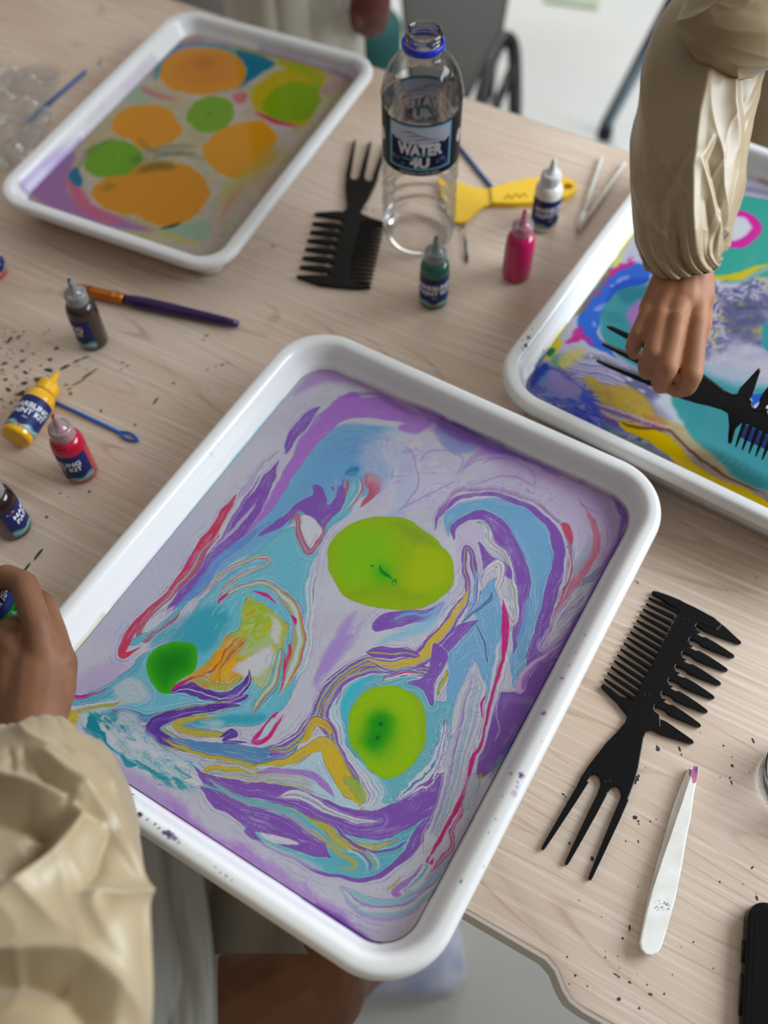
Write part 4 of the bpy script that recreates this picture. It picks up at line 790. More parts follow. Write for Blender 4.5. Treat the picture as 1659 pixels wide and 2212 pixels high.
def stains(spots, wall):
    def f(A, Wd, n):
        c = np.ones((len(A), 3)); X, Y, Z = Wd[:, 0]*1000, Wd[:, 1]*1000, A[:, 2]
        def mix(a, k): c[:] = c*(1-a[:, None])+np.array(k)[None]*a[:, None]
        inner = np.arange(len(A)) >= 21*n
        for (x0, y0, x1, y1, hz, col, amt) in wall:       # waterline tide marks between two places
            p0, p1 = P(x0, y0, .03)[:2]*1000, P(x1, y1, .03)[:2]*1000; d = p1-p0; l = np.linalg.norm(d); t = ((X-p0[0])*d[0]+(Y-p0[1])*d[1])/l/l
            dist = np.abs((X-p0[0])*d[1]-(Y-p0[1])*d[0])/l
            top = .0285+hz*(1+.30*fbm(X/24, Y/24, 12, 2)+.08*vnoise(X/5, Y/5, 3))
            a = inner*sstep(-.02, .05, t)*(1-sstep(.95, 1.02, t))*(1-sstep(14, 20, dist))*(1-sstep(top-.0022, top+.0012, Z))*amt
            mix(a*(.85+.2*vnoise(X/14, Y/14, 8)), col)
        for (x, y, r, col, amt) in spots:
            p = P(x, y, .049)[:2]*1000; d = np.hypot(X-p[0], Y-p[1])/(r*(1+.35*vnoise(X/1.3, Y/1.3, 4)))
            mix((1-sstep(.7, 1.15, d))*amt*(Z > .03), col)
        return np.clip(c, 0, 1)
    return f
lin = lambda r, g, b: srgb(r, g, b)[:3]
sA = stains([(303,1760,1.6,lin(40,24,70),1),(320,1771,.6,lin(40,24,70),1),(335,1781,.9,lin(60,40,90),.9),(345,1790,.8,lin(60,40,90),.9),(362,1800,2.2,lin(60,36,96),.9),(370,1806,2.,lin(60,36,96),.8),(378,1812,1.4,lin(90,60,130),.8),(386,1819,1.6,lin(130,110,150),.5),(273,1705,1.2,lin(40,24,70),1),(352,1800,.6,lin(60,36,96),1),
    (1125,1676,1.8,lin(110,60,140),.95),(1118,1690,1.1,lin(180,150,200),.8),(1110,1715,2.2,lin(190,165,210),.6),(1116,1700,1.4,lin(190,165,210),.6),(1104,1668,1.2,lin(120,80,140),.7),(1175,1538,1.7,lin(130,100,150),.85),(1214,1463,1.4,lin(120,80,150),.9),(1230,1437,.8,lin(170,150,190),.8),(1265,1371,.5,lin(60,50,60),.9),(1245,1410,.5,lin(190,180,200),.8),(1290,1385,.4,lin(80,70,80),.8),
    (1085,1720,1.,lin(170,150,190),.5),(1060,1790,.5,lin(90,90,110),.8),(1055,1800,.4,lin(90,90,110),.8),(996,1905,.9,lin(110,110,120),.8),(1044,1872,.6,lin(140,140,150),.8),(1009,1893,.5,lin(150,150,160),.8),(1070,1770,.4,lin(70,70,90),.8),(1052,1838,.4,lin(60,60,60),.9),(1170,1602,.7,lin(220,200,150),.8),
    (490,1893,.8,lin(110,130,160),.7),(478,1885,.5,lin(110,120,140),.7),(465,1872,.5,lin(120,130,140),.7),(433,1846,.5,lin(120,120,130),.7),(500,1902,.5,lin(120,120,130),.7),(455,975,1.2,lin(190,225,235),.7),(470,955,.8,lin(190,225,235),.6),(285,1285,.4,lin(90,90,110),.8),(540,905,.4,lin(90,90,110),.8),(165,1378,.5,lin(100,100,140),.8),(185,1375,.7,lin(110,110,160),.7)],
    [(655,850,960,930,.0042,lin(186,142,216),.9),(740,845,1010,965,.0030,lin(168,120,205),.5),(930,915,1260,1060,.0035,lin(150,105,200),.75),(960,930,1080,985,.0045,lin(110,90,190),.6),(1250,1035,1360,1130,.0035,lin(160,110,200),.6),(1300,1070,1355,1200,.003,lin(140,90,190),.6),(1350,1170,1040,1790,.0014,lin(150,120,205),.6),(1230,1440,1060,1780,.003,lin(190,195,215),.7),
     (640,870,520,1010,.0018,lin(170,220,238),.75),(540,985,380,1160,.0012,lin(150,215,235),.6),(380,1160,250,1320,.001,lin(196,180,225),.6),(240,1330,170,1420,.003,lin(190,200,110),.5),(160,1560,330,1740,.002,lin(200,180,215),.6),(330,1720,800,2045,.0026,lin(176,130,200),.6),(640,1950,820,2060,.003,lin(120,60,165),.75),(1060,1780,960,1960,.003,lin(130,130,170),.6)])
sB = stains([(75,330,2,lin(150,130,120),.5)], [(60,415,200,290,.0035,lin(170,140,210),.9),(200,290,330,110,.0012,lin(180,150,190),.5),(540,105,800,165,.0015,lin(170,130,190),.6)])
sC = stains([(1142,731,1.8,lin(34,28,60),1),(1136,747,1.6,lin(34,28,60),1),(1131,756,.7,lin(34,28,60),1),(1128,737,.6,lin(60,50,80),.8),(1126,752,.5,lin(60,50,80),.8),(1120,745,.4,lin(60,50,80),.8),(1150,713,.5,lin(80,70,90),.8),(1181,727,.9,lin(60,50,90),.9),(1300,545,1.,lin(70,80,150),.8),(1310,538,.8,lin(70,80,150),.8),(1291,553,.8,lin(90,100,160),.8),(1321,521,.6,lin(100,110,170),.8),(1348,418,1.4,lin(170,90,90),.7),(1339,445,1.2,lin(190,170,110),.7)],
    [(1370,480,1330,545,.004,lin(226,226,110),.8),(1330,560,1250,700,.0012,lin(200,190,120),.7),(1240,700,1190,770,.004,lin(214,206,40),.95),(1200,755,1170,800,.003,lin(40,80,170),.9),(1195,770,1180,790,.004,lin(30,110,90),.7),(1625,395,1900,520,.003,lin(170,60,130),.7)])
tray('A', (-.02562, .27887), math.radians(-31.72), .3199, .3852, .044, 'large white tray of swirled purple, teal and lime paint in the middle', sA, .0011)
tray('B', (-.17088*BK, .77931*BK), math.radians(-25.76), .2400*BK, .3308*BK, .034, 'smaller white tray with orange and green paint drops, at the far left', sB, .0025, .036/.05)
tray('C', (.31720, .52350), math.radians(-34.12), .3195, .3841, .044, 'white tray with blue, teal and yellow paint under the hand with the comb', sC, .0018)
def water(key, fn, res, label, gain, rough=.06):
    M, W, L, r, z = TRAYS[key]; s = .0207; w2, l2 = W/2-s, L/2-s; r2 = max(r-s, .012)
    nx, ny = int(2*w2/res), int(2*l2/res)
    gx, gy = np.meshgrid(np.linspace(-w2, w2, nx), np.linspace(-l2, l2, ny))
    # squeeze grid corners into the rounded rectangle
    cx_, cy_ = np.clip(gx, -w2+r2, w2-r2), np.clip(gy, -l2+r2, l2-r2); dx, dy = gx-cx_, gy-cy_
    mx = np.maximum(np.abs(dx), np.abs(dy)); d = np.hypot(dx, dy); k = np.where(d > 1e-9, np.where((np.abs(dx) > 1e-9) & (np.abs(dy) > 1e-9), mx/np.maximum(d, 1e-9), 1), 1)
    gx, gy = cx_+dx*k, cy_+dy*k
    ca, sa = M[0][0], M[1][0]; wx, wy = M[0][3]+gx*ca-gy*sa, M[1][3]+gx*sa+gy*ca
    C3 = fn(wx*1000, wy*1000, z).reshape(-1, 3)
    V = np.stack([wx.ravel(), wy.ravel(), np.full(wx.size, z)], 1)
    idx = np.arange(nx*ny).reshape(ny, nx)
    q = np.stack([idx[:-1, :-1], idx[:-1, 1:], idx[1:, 1:], idx[1:, :-1]], -1).reshape(-1, 4)
    ring = np.concatenate([idx[0, :], idx[1:, -1], idx[-1, -2::-1], idx[-2:0:-1, 0]]); nb = len(ring)
    cen = V[:, :2].mean(0)
    low = np.hstack([cen+(V[ring, :2]-cen)*.955, np.full((nb, 1), .0045)]); b0 = len(V)
    side = np.stack([ring, b0+np.arange(nb), b0+np.roll(np.arange(nb), -1), np.roll(ring, -1)], 1)
    V = np.vstack([V, low]); nv = len(V)
    me = bpy.data.meshes.new('paint_bath'); Fq = np.vstack([q, side])
    me.vertices.add(nv); me.vertices.foreach_set('co', V.astype(np.float32).ravel())
    nl = len(Fq)*4+nb; me.loops.add(nl); me.loops.foreach_set('vertex_index', np.concatenate([Fq.ravel(), b0+np.arange(nb)]).astype(np.int32))
    me.polygons.add(len(Fq)+1); me.polygons.foreach_set('loop_start', np.concatenate([np.arange(len(Fq))*4, [len(Fq)*4]]).astype(np.int32))
    me.update(calc_edges=True); me.validate()
    srgb_to_lin = lambda c: np.where(c <= .04045, c/12.92, ((c+.055)/1.055)**2.4)
    col = np.ones((nv, 4), np.float32); col[:nx*ny, :3] = srgb_to_lin(C3); col[nx*ny:, :3] = col[ring, :3]
    at = me.color_attributes.new('paint', 'FLOAT_COLOR', 'POINT'); at.data.foreach_set('color', col.ravel())
    me.materials.append(colmat('floating_paint_'+key.lower(), 'paint', gain, rough, ior=1.33))
    o = bpy.data.objects.new('paint_bath', me); C.objects.link(o); tag(o, label, 'paint water'); return o
water('A', paint_centre, RESA, 'marbling water with purple, teal, yellow and lime swirls in the middle tray', GAINA)
water('B', paint_left, .0008, 'marbling water with big orange and green drops in the far left tray', GAINB)
water('C', paint_right, .0006, 'marbling water with blue rings and teal discs in the right tray', GAINC)
# ---------------------------------------------------------------- combs
MBLK = bump_noise(mat('black_plastic', srgb(7, 6, 7), .24, Specular_IOR_Level=.22), 40, .05, .0003)
cc = crop(1100, 1200, 2.766)
def cpt(*v):
    return [P(a, b, .0015)[:2] for a, b in cc(*v)]
c_tip, c_head = cpt(340, 1840)[0], cpt(1110, 380)[0]
CANG = math.atan2(c_head[1]-c_tip[1], c_head[0]-c_tip[0]); CORG = np.array(cpt(800, 1000)[0])
def cl(*v):
    ca, sa = math.cos(-CANG), math.sin(-CANG)
    return [((p[0]-CORG[0])*ca-(p[1]-CORG[1])*sa, (p[0]-CORG[0])*sa+(p[1]-CORG[1])*ca) for p in cpt(*v)]
def tooth(root, tip, ws, z0, z1):
    r, t = np.array(root), np.array(tip); u = (t-r)/np.linalg.norm(t-r); v = np.array([-u[1], u[0]]); L = np.linalg.norm(t-r)
    a = [r+u*L*f_+v*w_ for f_, w_ in ws]; b = [r+u*L*f_-v*w_ for f_, w_ in ws][::-1]
    wt = ws[-1][1]; arc = [t+u*wt*math.sin(x)*1.0+v*wt*math.cos(x) for x in (PI/4, PI/2, 3*PI/4)]
    return prism(a+arc+b, z0, z1, .0004, 2)
def make_comb(label):
    t = thing('comb', (0, 0, 0), label, 'comb')
    zt = .0034
    body = cl(1018,272, 1050,290, 1110,318, 1170,350, 1215,385, 1270,420) + cl(1235,455, 1170,430, 1140,412, 1118,415, 1108,432, 1118,452, 1140,462) \
        + cl(1105,482, 1078,498, 1066,516, 1078,538, 1098,545, 1062,566, 1034,580, 1026,596, 1036,618, 1058,626, 1020,645, 994,658, 986,676, 996,698, 1018,706, 980,724, 954,738, 945,756, 956,778, 978,786, 940,806, 912,818, 904,836, 914,858, 936,866, 896,888, 868,900, 860,920, 872,940, 896,960) \
        + cl(900,1030, 850,1042, 818,1060, 800,1095, 785,1180, 765,1270, 748,1350, 722,1420, 700,1470, 668,1440, 662,1402, 640,1380, 612,1390, 585,1420, 565,1450, 530,1410, 545,1370, 538,1330, 515,1308, 488,1316, 465,1345, 440,1375) \
        + cl(405,1372, 432,1320, 470,1262, 530,1185, 580,1120, 640,1060, 690,1000, 704,965, 690,935, 655,880, 735,868, 760,830, 800,745, 850,655, 900,560, 950,465, 1000,365, 1015,320)
    obj('body', prism(body, 0, zt, .0006, 2), MBLK, t, smooth=False)
    s = mpp(1400, 1500, 0)/2.766
    wide = [((1120,372),(1372,522),58), ((1080,478),(1332,605),34), ((1040,560),(1292,686),34), ((1000,640),(1252,768),34), ((960,720),(1213,850),34), ((920,800),(1172,933),34), ((880,880),(1132,1018),34), ((850,1000),(1087,1116),44)]
    for i, (r, p, w_) in enumerate(wide):
        a, b = cl(*r)[0], cl(*p)[0]
        ws = [(0, w_*s*.9), (.14, w_*s*.70), (.25, w_*s*.70), (.32, w_*s*1.0), (.55, w_*s*.88), (.8, w_*s*.56), (.97, 11*s)] if 0 < i < 7 else [(0, w_*s*.9), (.3, w_*s), (.6, w_*s*.66), (.97, 12*s)]
        obj('wide_tooth', tooth(a, b, ws, .0002, zt-.0004), MBLK, t, smooth=False)
    tips = [(835,258),(818,292),(800,325),(781,357),(763,392),(744,426),(725,460),(706,494),(687,528),(667,563),(648,598),(629,633),(609,669),(589,705),(570,742)]
    global TIPS; TIPS = tips
    for i, p in enumerate(tips):
        k = i/(len(tips)-1); r = (1008-(1008-748)*k, 338+(862-338)*k)
        obj('fine_tooth', tooth(cl(*r)[0], cl(*p)[0], [(0, 13*s), (.45, 9.5*s), (.72, 9*s), (.97, 5.5*s)], .0004, zt-.0006), MBLK, t, smooth=False)
    obj('edge_tooth', prism(cl(850,222, 858,216, 880,220, 940,240, 1020,272, 1060,300, 1010,330, 960,300, 900,262, 852,236), .0002, zt-.0002, .0005, 2), MBLK, t, smooth=False)
    obj('edge_tooth', prism(cl(550,776, 562,772, 600,800, 660,845, 740,868, 735,900, 700,955, 640,880, 590,830, 548,788), .0002, zt-.0002, .0005, 2), MBLK, t, smooth=False)
    for r, p, w0 in (((452,1345),(202,1750),22), ((560,1415),(342,1840),24), ((690,1450),(482,1930),22)):
        obj('prong', tooth(cl(*r)[0], cl(*p)[0], [(0, w0*s), (.3, w0*s*.9), (.75, w0*s*.62), (.97, 10.5*s)], .0002, zt-.0002), MBLK, t, smooth=False)
    mk = lathe([(.0018, 0), (.0020, .0003), (.0016, .0003), (.0014, 0)], 20, cap0=False)
    for q in ((1052, 390), (820, 842), (585, 1355)):
        c = cl(*q)[0]; obj('mould_mark', lathe([(.0019, zt-.0002), (.0019, zt+.00012), (.0014, zt+.00012), (.0014, zt-.0002)], 20, cap0=False), MBLK, t, loc=(c[0], c[1], 0))
    mk.free()
    return t
comb = make_comb('black three-pronged comb lying flat on the wood between the big tray and the white tweezers')
comb.location = (CORG[0], CORG[1], .0003); comb.rotation_euler = (0, 0, CANG)
tipL = np.array(cl(340, 1840)[0]); hdL = (np.array(cl(1372, 522)[0])+np.array(cl(850, 225)[0]))/2
a2, b2 = P(800, 311, .0015)[:2], (P(648, 598, .0015)[:2]+P(797, 617, .0015)[:2])/2
c2_ = copy_tree(comb); c2_['label'] = 'black three-pronged comb lying beside the water bottle, prongs pointing away'
ang2 = math.atan2(*(b2-a2)[::-1])-math.atan2(*(hdL-tipL)[::-1]); Rm = np.array([[math.cos(ang2), -math.sin(ang2)], [math.sin(ang2), math.cos(ang2)]])
mid2 = (a2+b2)/2-Rm@((tipL+hdL)/2); c2_.location = (mid2[0], mid2[1], .0003); c2_.rotation_euler = (0, 0, ang2)
# the comb held on edge over the right tray
c3_ = copy_tree(comb); c3_['label'] = 'black comb gripped in the hand, fine teeth dipping into the right tray'
p0, p1 = PV(1303, 743, COMBZ), PV(1545, 874, COMBZ-.003)
ax = (p1-p0).normalized(); hp = Vector((-ax.y, ax.x, 0)).normalized(); hp = hp if hp.y > 0 else -hp
ph = math.radians(78); upv = (hp*math.cos(ph)+Vector((0, 0, 1))*math.sin(ph)); upv = (upv-ax*upv.dot(ax)).normalized()
# local x -> prong->head, local -y -> wide teeth
xl = (np.array(cl(590, 1250)[0])-tipL); xl /= np.linalg.norm(xl); al_ = math.atan2(xl[1], xl[0])
bx = ax; by = -upv; bz = bx.cross(by)
M3 = Matrix((bx, by, bz)).transposed().to_4x4()@Matrix.Rotation(-al_, 4, 'Z')@Matrix.Translation((-tipL[0], -tipL[1], -.0017))
c3_.matrix_world = Matrix.Translation(p0)@M3
fm = bmesh.new()
for i in range(len(TIPS)-1):
    q = []
    for j, sg in ((i, 1), (i+1, -1)):
        k = j/(len(TIPS)-1); r = (1008-(1008-748)*k, 338+(862-338)*k); t_ = TIPS[j]
        for f_ in ((.08, .62) if j == i else (.62, .08)): q.append(cl(r[0]+(t_[0]-r[0])*f_, r[1]+(t_[1]-r[1])*f_)[0])
    fm.faces.new([fm.verts.new((*x_, .0014)) for x_ in q])
obj('paint_film', fm, mat('blue_paint_film', srgb(24, 84, 190), .3), c3_, smooth=False)['label'] = 'blue paint film between the teeth'
# ---------------------------------------------------------------- clear plastic
def clear(name, tint=(1, 1, 1, 1), rough=.03, amt=1.0, ior=1.5, milk=0., milkc=(.85, .85, .85, 1)):
    m = bpy.data.materials.new(name); m.use_nodes = True; n = m.node_tree.nodes; l = m.node_tree.links; n.clear()
    o = n.new('ShaderNodeOutputMaterial'); mx = n.new('ShaderNodeMixShader'); t = n.new('ShaderNodeBsdfTransparent'); g = n.new('ShaderNodeBsdfGlossy'); fz = n.new('ShaderNodeFresnel')
    fz.inputs[0].default_value = ior; t.inputs[0].default_value = tint; g.inputs['Roughness'].default_value = rough
    k = n.new('ShaderNodeMath'); k.operation = 'MULTIPLY'; k.use_clamp = True; k.inputs[1].default_value = amt; l.new(fz.outputs[0], k.inputs[0])
    l.new(k.outputs[0], mx.inputs[0]); l.new(t.outputs[0], mx.inputs[1]); l.new(g.outputs[0], mx.inputs[2]); l.new(mx.outputs[0], o.inputs[0])
    if milk:
        d = n.new('ShaderNodeBsdfDiffuse'); d.inputs[0].default_value = milkc; m2 = n.new('ShaderNodeMixShader'); m2.inputs[0].default_value = milk
        l.new(mx.outputs[0], m2.inputs[1]); l.new(d.outputs[0], m2.inputs[2]); l.new(m2.outputs[0], o.inputs[0])
    return m
MCL = clear('clear_pet', (.985, .985, .985, 1), .03, .75); MCAP = clear('clear_cap_plastic', (.95, .95, .95, 1), .12, 1.7, milk=.22)
# ---------------------------------------------------------------- paint bottles
MLAB = mat('navy_label', srgb(26, 36, 90), .5, Specular_IOR_Level=.25); MWH = mat('white_print', srgb(226, 228, 232), .4)
MTEALP = mat('teal_print', srgb(70, 140, 160), .4); MYELP = mat('yellow_print', srgb(214, 196, 60), .4); MORP = mat('orange_print', srgb(214, 140, 40), .4); MMAG = mat('pink_print', srgb(170, 40, 90), .4)
def paint_bottle(label, col, face, rough=.18, text=True, capm=None, nozm=None, clearbase=False, trans=.0):
    m = mat('paint_'+label.split()[0], col, rough); m.node_tree.nodes['Principled BSDF'].inputs['Coat Weight'].default_value = .4
    t = thing('paint_bottle', (0, 0, 0), label, 'paint bottle', 'small paint bottles')
    R_ = .0126
    pr = [(.0095, 0), (.0118, .0008), (R_, .003), (R_, .030), (R_, .0405), (.0121, .0435), (.0107, .0463), (.0090, .0480), (.0066, .0488), (.0062, .0495)]
    obj('body', lathe(pr, 40, cap1=True), m, t)
    cm = capm or MCAP
    rib = lambda a, z, i: .035*(1 if math.cos(a*28) > 0 else -1) if 0 < i < 3 else 0
    cp = obj('cap', lathe([(.0088, .0487), (.0089, .0492), (.0088, .0570), (.0086, .0585), (.0066, .0592), (.0062, .0590)], 112, rib, cap0=False), cm, t)
    nz_ = obj('nozzle', lathe([(.0062, .0592), (.0050, .0604), (.0038, .0620), (.0030, .0650), (.0024, .0690), (.0019, .0715), (.0012, .0722)], 28, cap0=False, cap1=True), cm, t)
    obj('nozzle_core', lathe([(.0040, .0495), (.0036, .0570), (.0020, .0610), (.0012, .0660), (.0013, .0715), (.0014, .0728), (.0004, .0733)], 24, cap1=True), nozm or m, nz_)
    Rl = R_+.00012
    lb = obj('label', band(Rl, face-1.8, face+1.8, .0055, .0365, n=60), MLAB, t)
    Rp = Rl+.00008
    obj('wave_print', band(Rp, face-1.79, face+1.79, 0, 0, n=60, bot=lambda k: .0056, top=lambda k: .0085+.0035*abs(math.cos(k*PI*1.0))**1.5+.0012*math.sin(k*22)), MTEALP, lb)
    obj('wave_print', band(Rp+.00004, face-1.79, face+1.79, 0, 0, n=60, bot=lambda k: .0062+.0022*abs(math.cos(k*PI))+.0009*math.sin(k*22+1), top=lambda k: .0068+.0025*abs(math.cos(k*PI))+.0010*math.sin(k*22+1)), MYELP, lb)
    obj('wave_print', band(Rp+.00004, face-.12, face+.02, .0056, .0080, n=4), MMAG, lb)
    oval = bmesh.new(); bmesh.ops.create_circle(oval, cap_ends=True, radius=1, segments=24)
    for v in oval.verts: v.co.x *= .0036; v.co.y *= .0011
    obj('logo', wrap(oval, Rp, face-1.25, .0330), MORP, lb)
    if text:
        tx = join_bm(wrap(text_bm('MARBLING', .0068, .00016), Rp+.00003, face, .0268, .05), wrap(text_bm('PAINT KIT', .0068, .00016), Rp+.00003, face, .0205, .05))
        tx = join_bm(tx, wrap(text_bm('30ml', .0022), Rp+.00003, face, .0150))
        obj('lettering', tx, MWH, lb, smooth=False)
    return t
def face_cam(p, off=0.): return math.atan2(-p[1], -p[0])+off
def pb(label, px, py, col, off, z=0, **k):
    p = P(px, py, z); t = paint_bottle(label, col, face_cam(p, off), **k); t.location = (p[0], p[1], .0002); return t
pb('green paint bottle with clear nozzle cap, standing nearest the big tray', 936, 650, srgb(8, 92, 74), .05)
pb('magenta paint bottle seen from its plain side, standing left of the right tray', 1114, 594, srgb(196, 0, 96), -3.0, nozm=mat('magenta_tip', srgb(214, 40, 120), .3))
pb('white paint bottle standing behind the magenta one, over the yellow scraper', 1173, 486, srgb(228, 224, 216), .5, nozm=mat('white_tip', srgb(235, 232, 226), .3), capm=clear('frosted_cap', (.95, .94, .92, 1), .3, 1.5, milk=.75))
pb('dark brown paint bottle standing by the purple paintbrush', 204, 738, srgb(46, 34, 28), -1.72)
pb('red paint bottle with a red-stained nozzle, standing beside the blue threader', 178, 1020, srgb(176, 4, 48), -1.1)
pb('near-black paint bottle cut by the left edge, standing lowest in the group', 34, 1140, srgb(30, 16, 16), 1.45)
pb('red paint bottle mostly cut off by the left edge, below the far left tray', -12, 590, srgb(206, 20, 40), .6)
# yellow bottle lying down: base towards the lower left, nozzle towards the upper right
yb = paint_bottle('yellow paint bottle lying on its side among the dark flecks', srgb(232, 172, 4), 0, capm=mat('yellow_capped', srgb(234, 176, 8), .25), nozm=mat('yellow_tip', srgb(236, 180, 8), .3))
pa, pz = PV(32, 948, .0128), PV(120, 812, .0105); d_ = (pz-pa).normalized(); upl = Vector((0, 0, 1)); upl = (upl-d_*upl.dot(d_)).normalized()
yx = (upl*.93+(Vector((0, -1, 0))-d_*Vector((0, -1, 0)).dot(d_)).normalized()*.36).normalized()
yb.matrix_world = Matrix.Translation(pa)@Matrix((yx, d_.cross(yx), d_)).transposed().to_4x4()
# ---------------------------------------------------------------- water bottle
WBx, WBy = P(904, 508)[:2]
wb = thing('water_bottle', (WBx, WBy, .0003), 'open clear plastic water bottle with a navy label and blue neck ring', 'water bottle')
ribs = lambda z: .0011*math.sin((z-.012)*2*PI/.0135) if .012 < z < .078 else 0
pr = [(.024, .0003), (.028, .0010), (.0310, .0045), (.0325, .0095)]
pr += [(.0322+ribs(.012+.0011*i), .012+.0011*i) for i in range(62)]
pr += [(.0330, .0830), (.0332, .0880), (.0324, .0900), (.0323, .1000), (.0323, .1200), (.0323, .1400), (.0326, .1430), (.0335, .1450), (.0336, .1470), (.0330, .1490), (.0322, .1540), (.0306, .1600), (.0282, .1660), (.0250, .1715), (.0210, .1755), (.0170, .1780), (.0146, .1795), (.0142, .1808), (.0142, .1830)]
pr += [(.0163, .1836), (.0165, .1842), (.0163, .1848), (.0139, .1852)]
obj('body', lathe(pr, 96, lambda a, z, i: .012*math.sin(a*5+z*90)*(1 if .012 < z < .078 else 0), cap0=False), MCL, wb)
nk = bmesh.new(); n_ = 72; prev = None
for i in range(50):
    ring = []; z = .1852+(.1975-.1852)*i/49
    for k in range(n_):
        a = 2*PI*k/n_; thr = 0
        for tk in range(3):
            zc = .1873+.0031*tk+.0031*k/n_; thr = max(thr, math.exp(-((z-zc)/.00065)**2))
        r_ = .0136+.0009*thr+(.0004 if z > .1962 else 0); ring.append(nk.verts.new((r_*math.cos(a), r_*math.sin(a), z)))
    if prev:
        for k in range(n_): nk.faces.new((prev[k], prev[(k+1) % n_], ring[(k+1) % n_], ring[k]))
    prev = ring
inn = [[nk.verts.new((r_*math.cos(2*PI*k/n_), r_*math.sin(2*PI*k/n_), z)) for k in range(n_)] for r_, z in ((.0132, .1980), (.0122, .1976), (.0120, .1900), (.0122, .1812))]
for a, b in zip([prev]+inn, inn):
    for k in range(n_): nk.faces.new((a[k], a[(k+1) % n_], b[(k+1) % n_], b[k]))
obj('neck', nk, clear('clear_neck', (.97, .975, .975, 1), .05, 1.3), wb)
obj('neck_ring', lathe([(.0148, .1846), (.0162, .1847), (.0168, .1856), (.0168, .1890), (.0162, .1900), (.0152, .1901)], 64, cap0=False), mat('blue_ring_plastic', srgb(14, 50, 190), .25), wb)
MNAVY = mat('bottle_label_navy', srgb(8, 14, 38), .45, Specular_IOR_Level=.2); fw = face_cam((WBx, WBy), -.02)
lb = obj('label', band(.0328, 0, 2*PI, .0915, .1395, n=120), MNAVY, wb)
MCY = mat('label_cyan', srgb(112, 184, 206), .35); MSKY = mat('label_sky', srgb(196, 204, 220), .35); MSEA = mat('label_sea', srgb(16, 28, 72), .5, Specular_IOR_Level=.2); MSLA = mat('label_slate', srgb(70, 84, 110), .4); MTL = mat('label_teal', srgb(66, 160, 176), .35); MBUB = mat('label_bubbles', srgb(150, 170, 200), .35)
def fit_text(s_, wdt, hgt, bold):
    b = text_bm(s_, .01, bold); xs = [v.co.x for v in b.verts]; ys = [v.co.y for v in b.verts]; mx_, my_ = (max(xs)+min(xs))/2, (max(ys)+min(ys))/2
    for v in b.verts: v.co.x = (v.co.x-mx_)*wdt/(max(xs)-min(xs)); v.co.y = (v.co.y-my_)*hgt/(max(ys)-min(ys))
    return b
def label_print(R0, d, fa, full):
    wd_ = .84; L_ = lambda nm, bm_, m_: obj(nm, bm_, m_, lb, smooth=False)
    fr_ = bmesh.new()
    for (a0, a1, z0, z1) in ((fa-wd_, fa+wd_, .1366, .1382), (fa-wd_, fa+wd_, .0972, .0988), (fa-wd_, fa-wd_+.06, .0972, .1382), (fa+wd_-.06, fa+wd_, .0972, .1382)): fr_ = join_bm(fr_, band(R0+d*2, a0, a1, z0, z1, n=24))
    L_('label_frame', fr_, MCY)
    L_('sea_print', band(R0+d, fa-wd_+.06, fa+wd_-.06, .0988, .1300, n=40), MSEA)
    L_('sky_print', band(R0+d*2, fa-wd_+.06, fa+wd_-.06, 0, 0, n=80, bot=lambda k: .1246-.0035*math.sin(k*PI)+.0010*math.sin(k*19)+.0005*math.sin(k*47), top=lambda k: .1366), MSKY)
    wv = bmesh.new()
    for k in range(3): wv = join_bm(wv, band(R0+d*3, fa-.55+.14*k, fa+.02+.24*k, 0, 0, n=30, bot=lambda t, k=k: .1292-.0020*k+.0030*math.sin(t*3.1)*(1-.3*k), top=lambda t, k=k: .1292-.0020*k+.0030*math.sin(t*3.1)*(1-.3*k)+.0009*math.sin(t*PI)))
    L_('wave_line', wv, MSLA)
    tx = join_bm(wrap(fit_text('WATER', .0385, .0112, .00055), R0+d*4, fa, .1166), wrap(fit_text('4U', .0165, .0102, .00055), R0+d*4, fa, .1046))
    L_('lettering', tx, MWH)
    L_('swoosh_print', band(R0+d*5, fa-.50, fa+.30, 0, 0, n=30, bot=lambda t: .1095+.003*(t-.5)+.0020*math.sin(t*2*PI+PI), top=lambda t: .1095+.003*(t-.5)+.0020*math.sin(t*2*PI+PI)+.0018*math.sin(t*PI)), MTL)
    if not full: return
    L_('lettering', wrap(fit_text('DRINKING WATER 500ml', .034, .0020, .0001), R0+d*4, fa, .0945), MWH)
    bb = bmesh.new(); rnd = random.Random(8)
    for i in range(30):
        x_, z_ = rnd.uniform(-.72, .72), rnd.choice([rnd.uniform(.1005, .1085), rnd.uniform(.1228, .1250)]); r_ = rnd.uniform(.0004, .0013)
        if abs(x_) < .32 and z_ < .112: continue
        c_ = bmesh.new(); vo = [c_.verts.new((math.cos(2*PI*k/12)*r_*1.3, math.sin(2*PI*k/12)*r_, 0)) for k in range(12)]; vi = [c_.verts.new((math.cos(2*PI*k/12)*r_*.95, math.sin(2*PI*k/12)*r_*.7, 0)) for k in range(12)]
        for k in range(12): c_.faces.new((vo[k], vo[(k+1) % 12], vi[(k+1) % 12], vi[k]))
        bb = join_bm(bb, wrap(c_, R0+d*3, fa+x_, z_))
    L_('bubble_print', bb, MBUB)
label_print(.0328, .00010, fw, True); label_print(.0327, -.00010, fw+PI, False)
for sg in (1, -1):
    ov = bmesh.new(); bmesh.ops.create_circle(ov, cap_ends=True, radius=1, segments=28)
    for v in ov.verts: v.co = Vector((v.co.x*.0042, v.co.y*.0062, 0))
    obj('oval_print', wrap(ov, .0330, fw+sg*1.22, .117), mat('label_white', srgb(214, 214, 224), .35), lb)
